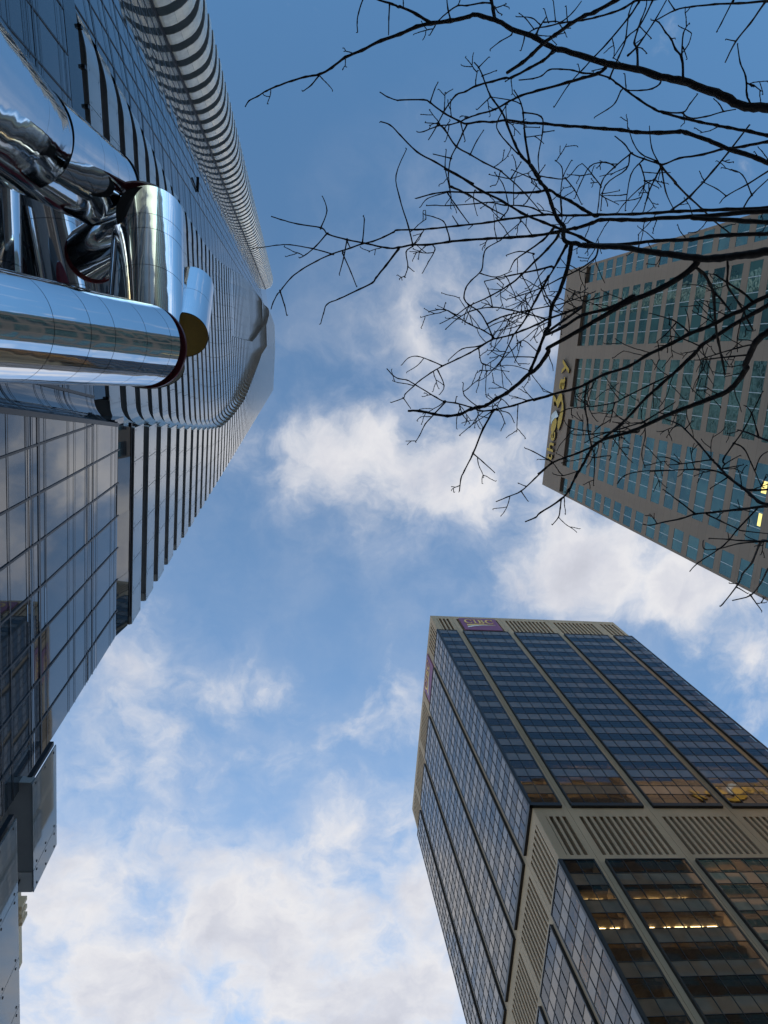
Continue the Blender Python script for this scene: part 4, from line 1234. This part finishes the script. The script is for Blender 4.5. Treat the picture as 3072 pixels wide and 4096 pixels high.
def add_branch(mb, pts, r0, r1, h0, h1, bumps=True, n=7):
    L = [0]
    for a, c in zip(pts, pts[1:]): L.append(L[-1]+math.dist(a, c))
    T = L[-1] or 1
    rows = [(x, y, h0+(h1-h0)*l/T, r0+(r1-r0)*(l/T)**.8) for (x, y), l in zip(pts, L)]
    rows = smooth(rows, 4)
    P3, RR = [], []
    for i, (x, y, h, r) in enumerate(rows):
        q = at_h(x, y, h); D = q.length
        rr_ = max(r, 1.0)/F*D
        w = .06 if r < 5 else .04
        q = q+Vector((rnd.uniform(-1, 1), rnd.uniform(-1, 1), rnd.uniform(-1, 1)))*rr_*w*3
        if bumps and i % 4 == 0 and 0 < i < len(rows)-1 and r < 7: rr_ *= 1.28
        else: rr_ *= rnd.uniform(.92, 1.06)
        P3.append(q); RR.append(rr_)
    mb.tube(P3, RR, n)
    return rows
def bud(mb, q, r):
    d = Vector((rnd.uniform(-1, 1), rnd.uniform(-1, 1), rnd.uniform(-.3, .6))).normalized()
    mb.tube([q, q+d*r*2.0, q+d*r*3.6], [r*.8, r*1.0, r*.3], 5)
FORK = Vector((4.5, -.2, 2.6))
for ln in LIMBS.strip().splitlines():
    (r0, r1, h0, h1), pts = parse_line(ln)
    mb = MB(); tw = MB()
    rows = add_branch(mb, pts, r0*.94, r1, h0, h1, True, 10)
    q = at_h(*pts[0], h0); q1 = at_h(*pts[1], h0); D = q.length
    # out of the picture the limb runs back to the trunk
    dirv = (q-q1).normalized()
    r_ = r0/F*D
    zf = max(1.9, min(4.0, h0-1.2+rnd.uniform(-.3, .3)))
    end = Vector((4.55, -.2, zf))
    mid = q+dirv*.45*(end-q).length; mid.z = q.z-.35*(q.z-zf)
    back_ = smooth([tuple(q), tuple(mid), tuple(end)], 6)
    mb.tube(back_, [r_*(1+.8*i/12) for i in range(len(back_))], 10)
    idx = len(limb_mesh)
    limb_mesh.append(mb); twig_mesh.append(tw); tree_lines.append(rows)
    known += [(x, y, h, idx) for x, y, h, r in rows]
for ln in SHOOTS.strip().splitlines():
    (r0, r1), pts = parse_line(ln)
    def near(p): return min(known, key=lambda k: (k[0]-p[0])**2+(k[1]-p[1])**2)
    ka, kb = near(pts[0]), near(pts[-1])
    da, db = math.dist(ka[:2], pts[0]), math.dist(kb[:2], pts[-1])
    if db+6 < da: pts = pts[::-1]; ka, da = kb, db
    length = sum(math.dist(a, c) for a, c in zip(pts, pts[1:]))
    h0 = ka[2]; idx = ka[3]
    if da < 60: pts = [ka[:2]]+pts
    h1 = h0+length/F*h0*rnd.uniform(.0, .75)
    sm_ = MB(); shoot_list.append((length*r0, idx, sm_))
    rows = add_branch(sm_, pts, r0*1.05, max(1.5, r1*.9), h0, h1, True, 6)
    known += [(x, y, h, idx) for x, y, h, r in rows]
    x, y, h, r = rows[-1]
    bud(sm_, at_h(x, y, h), 1.9/F*h)
    tree_lines.append(rows)
# many small side spurs with buds
def spur(idx, x, y, h, ang, ln, r, depth):
    pts = [(x, y)]
    n = 4
    for i in range(n):
        ang += rnd.uniform(-.24, .24)
        x += math.cos(ang)*ln/n; y += math.sin(ang)*ln/n; pts.append((x, y))
    h1 = h+ln/F*h*rnd.uniform(-.2, .8)
    rows = add_branch(spare, pts, r, 1.4, h, h1, True, 5)
    bud(spare, at_h(*rows[-1][:3]), 1.8/F*h)
    if depth > 0:
        for _ in range(rnd.choice((0, 1, 1, 2))):
            q_ = rows[rnd.randrange(len(rows)//3, len(rows))]
            spur(idx, q_[0], q_[1], q_[2], ang+rnd.choice((-1, 1))*rnd.uniform(.5, 1.1), ln*rnd.uniform(.4, .7), max(1.4, r*.8), depth-1)
for li, rows in enumerate(tree_lines):
    n = len(rows)
    for k in range(3, n-1):
        x, y, h, r = rows[k]
        if not (900 < x < 3200): continue
        # the crown is densest around the middle right of the view
        dense = math.exp(-((x-2250)/420)**2-((y-1350)/380)**2)+.75*math.exp(-((x-2800)/300)**2-((y-1550)/350)**2)+.35*math.exp(-((x-2500)/400)**2-((y-800)/250)**2)
        if rnd.random() > .030+.20*dense: continue
        idx = min(known, key=lambda q_: (q_[0]-x)**2+(q_[1]-y)**2)[3]
        a = math.atan2(rows[k][1]-rows[k-1][1], rows[k][0]-rows[k-1][0])+rnd.choice((-1, 1))*rnd.uniform(.6, 1.3)
        spur(idx, x, y, h, a, rnd.uniform(30, 130)*(.7+.6*dense), rnd.uniform(1.6, 2.3), 1)
tk = MB()
tk.tube([(4.62, -.2, GROUND), (4.60, -.2, .2), (4.55, -.2, 1.9), (4.55, -.2, 4.1)], [.23, .17, .15, .09], 14)
tk.build('trunk', 'bark', tree)
limb_obj = [mb.build('branch', 'bark', tree) for mb in limb_mesh]
shoot_list.sort(key=lambda q_: -q_[0])
for k, (_, idx, sm_) in enumerate(shoot_list):
    if k < 98: sm_.build('twig', 'bark', limb_obj[idx])
    else:
        n0 = len(spare.v); spare.v += sm_.v; spare.f += [tuple(i_+n0 for i_ in f_) for f_ in sm_.f]; spare.m += sm_.m; spare.sm += sm_.sm
o = spare.build('twigs', 'bark', tree); o['kind'] = 'stuff'
